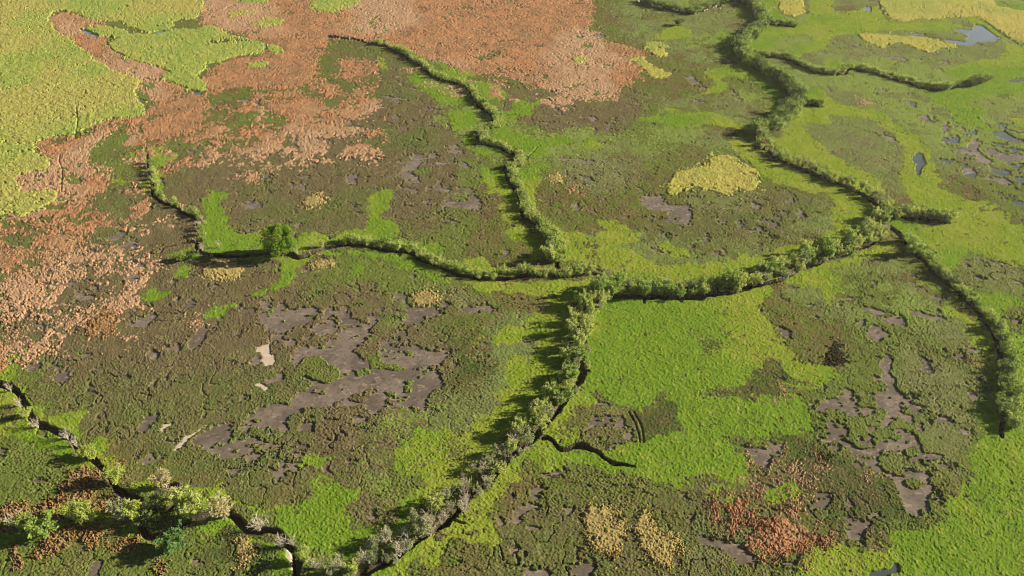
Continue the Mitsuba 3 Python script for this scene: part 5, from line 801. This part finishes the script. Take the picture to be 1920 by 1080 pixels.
for name, pts in LINE.items():
    hw, deep = WIDTH.get(name, (.10, .35) if pts[0][1] < 190 and name not in ('crack18', 'crack19') else (.06, .12))
    q = dense(pts)
    a, b = max(0, row_of(q[:, 1].min() - 5)) * NC, min(NR, row_of(q[:, 1].max() + 5) + 1) * NC
    sel = np.arange(a, b)[(x[a:b] > q[:, 0].min() - 5) & (x[a:b] < q[:, 0].max() + 5)]
    if not len(sel): continue
    k1, k2 = 1.3 * min(1, hw), 2.6 * min(1, hw)
    px = np.c_[x[sel] + (n2(x[sel] / 1.7, y[sel] / 1.7, 91) - .5) * k1 + (n2(x[sel] / 5, y[sel] / 5, 95) - .5) * k2, y[sel] + (n2(x[sel] / 1.7, y[sel] / 1.7, 93) - .5) * k1 + (n2(x[sel] / 5, y[sel] / 5, 96) - .5) * k2]
    d, k = cKDTree(q).query(px, distance_upper_bound=4)
    near = np.isfinite(d)
    t = np.where(near, k, 0) / max(1, len(q) - 1)
    w = hw * (.45 + 1.0 * n2(x[sel] / 5, y[sel] / 5, 97)) * (np.clip((1 - t) * 6, .25, 1) if name in ('fork', 'right', 'upper', 'spur1', 'spur2', 'right_spur') else 1)
    u = np.clip((d - w * .75) / (.25 * w + .25), 0, 1); u = u * u * (3 - 2 * u)
    zz = np.where(near, -deep * (1 - u) + z[sel] * u, z[sel])
    z[sel] = np.minimum(z[sel], zz)
    if hw > .08 and name not in ('crack18', 'crack19'): creek[sel[near & (u < .62)]] = True
ids[creek] = INDEX['creek']
cls = CLS[ids]

# faces of each cover
r, c = np.meshgrid(np.arange(NR - 1), np.arange(NC - 1), indexing='ij')
v00 = (r * NC + c).ravel(); v01 = v00 + 1; v10 = v00 + NC; v11 = v10 + 1
flip = ((r + c) % 2 == 0).ravel()
F = np.vstack([np.where(flip[:, None], np.c_[v00, v01, v11], np.c_[v00, v01, v10]), np.where(flip[:, None], np.c_[v00, v11, v10], np.c_[v01, v11, v10])])
V = np.c_[x, y, z]
top = np.take_along_axis(F, np.argmax(z[F], 1)[:, None], 1)[:, 0]
low = np.take_along_axis(F, np.argmin(z[F], 1)[:, None], 1)[:, 0]
fid = ids[top]
bank = (ids[low] == INDEX['creek']) & (z[F].max(1) - z[F].min(1) > .35)
fid[bank] = INDEX['creek']
MAT = {'olive': 'm_olive', 'lush': 'm_lush', 'brown': 'm_brown', 'pale': 'm_pale', 'dark': 'm_dark', 'bright': 'm_bright', 'dead': 'm_dead', 'orange': 'm_orange', 'reed': 'm_reed', 'yellow': 'm_yellow', 'straw': 'm_straw', 'brushdark': 'm_brush', 'mud': 'm_mud', 'sand': 'm_sand', 'water': 'm_water', 'creek': 'm_creek'}
N = np.zeros_like(V)
fn = np.cross(V[F[:, 1]] - V[F[:, 0]], V[F[:, 2]] - V[F[:, 0]])
for i, n in enumerate(NAMES):
    f = F[fid == i]
    if not len(f): continue
    cl, base, label, cat = OBJ[n]
    used, inv = np.unique(f, return_inverse=True)
    key = numbered(base)
    scene[key] = mikit.ply((V[used], inv.reshape(f.shape)), MAT[cl], smooth=(cl in ('mud', 'water', 'sand')))
    tag(key, label, cat, kind='structure' if cl in ('mud', 'sand', 'water', 'creek') else 'stuff')

# the land beyond the fan of detail, out to the horizon
def skirt():
    edge = np.vstack([V.reshape(NR, NC, 3)[0], V.reshape(NR, NC, 3)[1:, -1], V.reshape(NR, NC, 3)[-1, -2::-1], V.reshape(NR, NC, 3)[-2:0:-1, 0]])[::6].copy()
    edge[:, 2] = .25
    cen = np.array([0, 220.0])
    d = edge[:, :2] - cen
    a = np.unwrap(np.arctan2(d[:, 1], d[:, 0])); rr = np.hypot(d[:, 0], d[:, 1])
    rings = [edge]
    for k, t in enumerate((.04, .12, .3, .7, 1.0)):
        rad = rr * (1 - t) ** 2 + (rr + (9000 - rr) * t * t * t) * (1 - (1 - t) ** 2)
        q = np.c_[cen[0] + np.cos(a) * np.maximum(rad, rr + 3 * (k + 1)), cen[1] + np.sin(a) * np.maximum(rad, rr + 3 * (k + 1)), np.full(len(a), .25)]
        rings.append(q)
    m = len(edge); vv = np.vstack(rings); ff = []
    i = np.arange(m); j = (i + 1) % m
    for k in range(len(rings) - 1):
        ff += [np.c_[k * m + i, (k + 1) * m + i, (k + 1) * m + j], np.c_[k * m + i, (k + 1) * m + j, k * m + j]]
    return vv, np.vstack(ff)
scene['ground'] = mikit.ply(skirt(), 'm_olive')
tag('ground', 'flat olive marshland running out to the horizon beyond the photographed part', 'ground', kind='structure')

# ------------------------------------------------------------------ shrubs and trees
def leaf_bsdf(name, c, t):
    scene[name] = {'type': 'principledthin', 'base_color': {'type': 'rgb', 'value': list(c)}, 'roughness': 0.7, 'diff_trans': t, 'spec_trans': 0.0}
leaf_bsdf('m_leaf_pale', (.430, .510, .160), 1.0)
leaf_bsdf('m_leaf_green', (.300, .420, .110), 1.0)
leaf_bsdf('m_leaf_grey', (.340, .390, .220), 1.0)
leaf_bsdf('m_leaf_lime', (.400, .490, .120), 1.0)
leaf_bsdf('m_leaf_teal', (.180, .330, .110), 1.0)
leaf_bsdf('m_leaf_dark', (.150, .220, .080), 1.0)
leaf_bsdf('m_leaf_tan', (.500, .470, .270), 1.0)
leaf_bsdf('m_leaf_tree', (.190, .320, .040), 0.8)
scene['m_twig'] = {'type': 'twosided', 'bsdf': {'type': 'diffuse', 'reflectance': {'type': 'rgb', 'value': [.420, .400, .370]}}}
scene['m_bark'] = {'type': 'twosided', 'bsdf': {'type': 'diffuse', 'reflectance': {'type': 'rgb', 'value': [.120, .100, .080]}}}

def tube(pts, rad, sides=4):
    p = np.asarray(pts, float); n = len(p)
    t = np.gradient(p, axis=0); t /= np.linalg.norm(t, axis=1, keepdims=True) + 1e-9
    a = np.cross(t, [.31, .17, .93]); a /= np.linalg.norm(a, axis=1, keepdims=True) + 1e-9
    b = np.cross(t, a); g = np.arange(sides) * 2 * np.pi / sides
    v = p[:, None] + np.asarray(rad)[:, None, None] * (np.cos(g)[None, :, None] * a[:, None] + np.sin(g)[None, :, None] * b[:, None])
    i, j = np.meshgrid(np.arange(n - 1), np.arange(sides), indexing='ij')
    q = np.stack([i * sides + j, i * sides + (j + 1) % sides, (i + 1) * sides + (j + 1) % sides, (i + 1) * sides + j], -1).reshape(-1, 4)
    return v.reshape(-1, 3), np.vstack([q[:, [0, 1, 2]], q[:, [0, 2, 3]]])

def join(parts):
    vs, fs, at = [], [], 0
    for v, f in parts:
        vs.append(v); fs.append(f + at); at += len(v)
    return np.vstack(vs), np.vstack(fs)

def leaves(centres, size, g, up=0.5):
    """One small pointed leaf spray (two triangles) per centre."""
    n = len(centres)
    d = g.normal(size=(n, 3)); d[:, 2] = np.abs(d[:, 2]) * up + up * .4; d /= np.linalg.norm(d, axis=1, keepdims=True)
    e = np.cross(d, g.normal(size=(n, 3))); e /= np.linalg.norm(e, axis=1, keepdims=True)
    L = size * g.uniform(.6, 1.4, n)[:, None]
    a, b = centres - d * L * .6, centres + d * L * .6
    m1, m2 = centres + e * L * .38, centres - e * L * .38
    return np.stack([a, m1, b, m2], 1).reshape(-1, 3), np.vstack([np.arange(n)[:, None] * 4 + [0, 1, 2], np.arange(n)[:, None] * 4 + [0, 2, 3]])

def shrub(seed, h, rad, stems, twigs, nleaf, size, lean=.45, low=.15):
    """Many-stemmed willow: arching stems fanning up from one stool, side twigs, leaf sprays along the twigs. Returns (wood, foliage)."""
    g = np.random.default_rng(seed); wood, cen = [], []
    for k in range(stems):
        az = 2 * math.pi * (k + g.uniform(-.4, .4)) / stems
        reach, top = rad * g.uniform(.25, 1.0), h * g.uniform(.6, 1.0)
        t = np.linspace(0, 1, 6)
        p = np.c_[np.cos(az) * reach * t ** 1.4, np.sin(az) * reach * t ** 1.4, top * t ** .85] + np.r_[np.zeros((1, 3)), g.normal(0, .06 * rad, (5, 3))]
        wood.append(tube(p, np.linspace(.055, .018, 6) * (h / 4) ** .5, 4))
        for j in range(twigs):
            u = g.uniform(.22, 1.0); i0 = min(4, int(u * 5)); base = p[i0] + (p[i0 + 1] - p[i0]) * (u * 5 - i0)
            d = g.normal(size=3); d[2] = abs(d[2]) * .9 + .25; d[:2] += np.array([math.cos(az), math.sin(az)]) * .5; d /= np.linalg.norm(d)
            L = g.uniform(.5, 1.1) * h * .24
            q = np.array([base, base + d * L * .5 + [0, 0, .02], base + d * L + [0, 0, .06 * L]])
            wood.append(tube(q, [.024, .016, .008], 3))
            m = max(0, int(nleaf / (stems * twigs)))
            if m:
                v = g.uniform(.15, 1.1, m)[:, None]
                c0 = base + d * L * v
                sub = c0[g.integers(0, max(1, m // 6), m)]            # sprays of about six leaves
                cen.append(sub + g.normal(0, .13, (m, 3)) * [1, 1, 1.7])
    c = np.vstack(cen) if cen else np.zeros((0, 3))
    c = c[c[:, 2] > low]
    return join(wood), leaves(c, size, g) if len(c) else None

def prototype(name, wood, foliage, m_wood, m_leaf):
    scene[name + '_wood'] = {'type': 'shapegroup', 'stems': mikit.ply(wood, m_wood)}
    if foliage is not None:
        scene[name + '_leaf'] = {'type': 'shapegroup', 'foliage': mikit.ply(foliage, m_leaf)}
    return name, foliage is not None

KINDS = {
    'pale': [prototype('proto_pale_%d' % i, *shrub(100 + i, 4.0, 1.7, 9, 7, 1500, .25), 'm_twig', 'm_leaf_pale') for i in range(3)],
    'green': [prototype('proto_green_%d' % i, *shrub(200 + i, 4.0, 1.8, 9, 8, 2000, .25), 'm_bark', 'm_leaf_green') for i in range(3)],
    'grey': [prototype('proto_grey_%d' % i, *shrub(300 + i, 4.0, 1.7, 10, 8, 900, .25), 'm_twig', 'm_leaf_grey') for i in range(3)],
    'bare': [prototype('proto_bare_%d' % i, *shrub(400 + i, 3.6, 1.6, 13, 9, 130, .15), 'm_twig', 'm_leaf_tan') for i in range(3)],
    'lime': [prototype('proto_lime_%d' % i, *shrub(500 + i, 4.0, 1.6, 8, 8, 1700, .25), 'm_twig', 'm_leaf_lime') for i in range(2)],
    'teal': [prototype('proto_teal_0', *shrub(600, 3.6, 2.4, 12, 9, 3000, .25), 'm_bark', 'm_leaf_teal')],
    'dark': [prototype('proto_dark_%d' % i, *shrub(700 + i, 3.4, 2.0, 10, 8, 2000, .25), 'm_bark', 'm_leaf_dark') for i in range(2)],
    'tan': [prototype('proto_tan_0', *shrub(800, 4.2, 1.9, 14, 9, 1300, .25), 'm_twig', 'm_leaf_tan')],
}
LOW = {  # light prototypes for the low scrub that fringes the smaller creeks
    'pale': [prototype('proto_low_pale_%d' % i, *shrub(900 + i, 2.2, 1.1, 6, 5, 420, .20, low=.05), 'm_twig', 'm_leaf_pale') for i in range(3)],
    'green': [prototype('proto_low_green_%d' % i, *shrub(950 + i, 2.2, 1.1, 6, 5, 460, .20, low=.05), 'm_bark', 'm_leaf_green') for i in range(2)],
    'dark': [prototype('proto_low_dark_%d' % i, *shrub(980 + i, 2.0, 1.1, 6, 5, 460, .20, low=.05), 'm_bark', 'm_leaf_dark') for i in range(2)],
}
def put(key, kind, px, py, h, w=1.0, table=KINDS, pz=.1):
    name, leafy = rnd.choice(table[kind])
    ref = {'pale': 4.0, 'green': 4.0, 'grey': 4.0, 'bare': 3.6, 'lime': 4.0, 'teal': 3.6, 'dark': 3.4, 'tan': 4.2}[kind] if table is KINDS else 2.2
    m = T().translate([px, py, pz]).rotate([0, 0, 1], rnd.uniform(0, 360)).rotate([1, 0, 0], rnd.uniform(-5, 5)).scale([h / ref * w, h / ref * w, h / ref])
    scene[key + '__stems'] = {'type': 'instance', 'shapegroup': {'type': 'ref', 'id': name + '_wood'}, 'to_world': m}
    if leafy: scene[key + '__crown'] = {'type': 'instance', 'shapegroup': {'type': 'ref', 'id': name + '_leaf'}, 'to_world': m}

def walk(line, a, b, step):
    """Points along a creek between the fractions a and b of its length, with the unit normal to the left of its run."""
    q = dense(LINE[line], .2); n = len(q)
    for i in range(int(a * n), int(b * n) - 1, max(1, int(step / .2))):
        t = q[min(n - 1, i + 8)] - q[max(0, i - 8)]; t = t / (np.linalg.norm(t) + 1e-9)
        yield q[i], np.array([-t[1], t[0]])

KIND_WORDS = {'pale': 'pale yellow-green', 'green': 'mid green', 'grey': 'grey-green', 'bare': 'nearly bare grey', 'lime': 'lime green', 'dark': 'dark green', 'teal': 'blue-green', 'tan': 'straw-tinted'}
for line, a, b, side, lo, hi, step, hmin, hmax, mix_, where in ROWS:
    run = list(walk(line, a, b, step))
    for i, (p, nrm) in enumerate(run):
        for q in range(2):
            o = (lo + (hi - lo) * (q * .55 + rnd.uniform(0, .45))) * side
            if q == 0 and rnd.random() < .25: o = -rnd.uniform(.3, 1.3) * side     # now and then one leans over the far bank
            kind = rnd.choice(mix_)
            key = numbered('willow_shrub')
            jit = np.array([rnd.uniform(-.8, .8), rnd.uniform(-.8, .8)])
            put(key, kind, *(p + nrm * o + jit), rnd.uniform(hmin, hmax) * rnd.choice((.6, .8, 1, 1, 1.15)), rnd.uniform(.8, 1.25))
            part = where[min(len(where) - 1, int(i / len(run) * len(where)))]
            words = '%s, %s' % (part, 'waterside rank' if q == 0 else 'outer rank')
            tag(key, '%s willow %s' % (KIND_WORDS[kind], words), 'shrub', '%s shrubs %s' % (KIND_WORDS[kind], words))
n_scrub = 0
for base, label, rows in SCRUB:
    key = base; tag(key, label, 'scrub', kind='stuff'); k = 0
    for line, a, b, side, lo, hi, step, hmin, hmax, mix_ in rows:
        for p, nrm in walk(line, a, b, step):
            for q in range(2):
                if rnd.random() < .08: continue
                kind = rnd.choice(mix_); k += 1
                pos = p + nrm * side * rnd.uniform(lo, hi) + np.array([rnd.uniform(-.3, .3), rnd.uniform(-.3, .3)])
                name, leafy = rnd.choice(LOW[kind]); h = rnd.uniform(hmin, hmax)
                m = T().translate([*pos, .1]).rotate([0, 0, 1], rnd.uniform(0, 360)).scale([h / 2.2 * 1.15, h / 2.2 * 1.15, h / 2.2])
                for sfx in ('_wood', '_leaf'):
                    k += 1
                    scene['%s__%04d' % (base, k)] = {'type': 'instance', 'shapegroup': {'type': 'ref', 'id': name + sfx}, 'to_world': m}

for kind, px, py, h, w, name, label in LONE:
    key = numbered(name)
    put(key, kind, px, py, h, w)
    tag(key, label, 'shrub' if 'tree' not in name else 'tree')

# the one full-crowned tree
def big_tree(px, py, h, r):
    g = np.random.default_rng(5)
    wood, cen = [tube([[0, 0, -.2], [.05, 0, 1.2], [.1, .1, 2.6], [0, .1, 4.2]], [.42, .34, .27, .18], 9)], []
    for k in range(16):
        az = k * 2.4 + g.uniform(-.3, .3); el = g.uniform(.15, 1.25); L = g.uniform(.55, .8) * r
        e = np.array([math.cos(az) * math.cos(el), math.sin(az) * math.cos(el), math.sin(el) * .9]) * L
        z0 = g.uniform(1.2, 3.8)
        wood.append(tube([[0, 0, z0], e * .5 + [0, 0, z0 + .2], e + [0, 0, z0 + .5]], [.14, .09, .04], 5))
    lobes = 44
    for k in range(lobes):
        v = g.normal(size=3); v /= np.linalg.norm(v)
        v[2] = v[2] * .95
        c = np.array([0, 0, h * .50]) + v * np.array([r * .78, r * .78, h * .40]) * g.uniform(.80, 1.10)
        if c[2] < .8: c[2] = g.uniform(.8, 1.8)
        lr = g.uniform(.75, 1.35)
        n = int(380 * lr)
        q = g.normal(size=(n, 3)); q /= np.linalg.norm(q, axis=1, keepdims=True)
        q[:, 2] = np.where(q[:, 2] < -.2, q[:, 2] * .6, q[:, 2])
        cen.append(c + q * lr * (g.uniform(.5, 1.0, (n, 1)) ** .5) * [1, 1, 1.15])
    c = np.vstack(cen); c = c[c[:, 2] > .25]
    m = T().translate([px, py, 0])
    scene['lone_tree__trunk'] = mikit.ply(join(wood), 'm_bark', smooth=True, to_world=m)
    scene['lone_tree__crown'] = mikit.ply(leaves(c, .26, g), 'm_leaf_tree', to_world=m)
    tag('lone_tree', 'single round full-crowned green tree standing by the creek with a long shadow', 'tree')
big_tree(*TREE)

# fallen wood
def log(name, a, b, r, label, branches=3, seed=1):
    g = np.random.default_rng(seed); a, b = np.array(a, float), np.array(b, float)
    t = np.linspace(0, 1, 6)[:, None]; p = a + (b - a) * t + g.normal(0, .05, (6, 3))
    key = numbered(name)
    scene[key + '__trunk'] = mikit.ply(tube(p, np.linspace(r, r * .5, 6), 7), 'm_twig', smooth=True)
    for k in range(branches):
        s = p[2 + k % 4]; d = g.normal(size=3); d[2] = abs(d[2]) * .6 + .2; d /= np.linalg.norm(d)
        scene[key + '__branch' + ('_%03d' % k if k else '')] = mikit.ply(tube([s, s + d * .8, s + d * 1.5 + [0, 0, .2]], [r * .4, r * .25, r * .1], 5), 'm_twig')
    tag(key, label, 'log')
for args in LOGS: log(*args)


# the thin summer haze over the marsh
scene['haze'] = {'type': 'cube', 'to_world': T().translate([0, 4000, 54]).scale([9900, 13900, 57.5]), 'bsdf': {'type': 'null'}, 'interior': {'type': 'ref', 'id': 'air'}}
tag('haze', 'thin bluish summer haze hanging over the whole marsh', 'haze', kind='stuff')
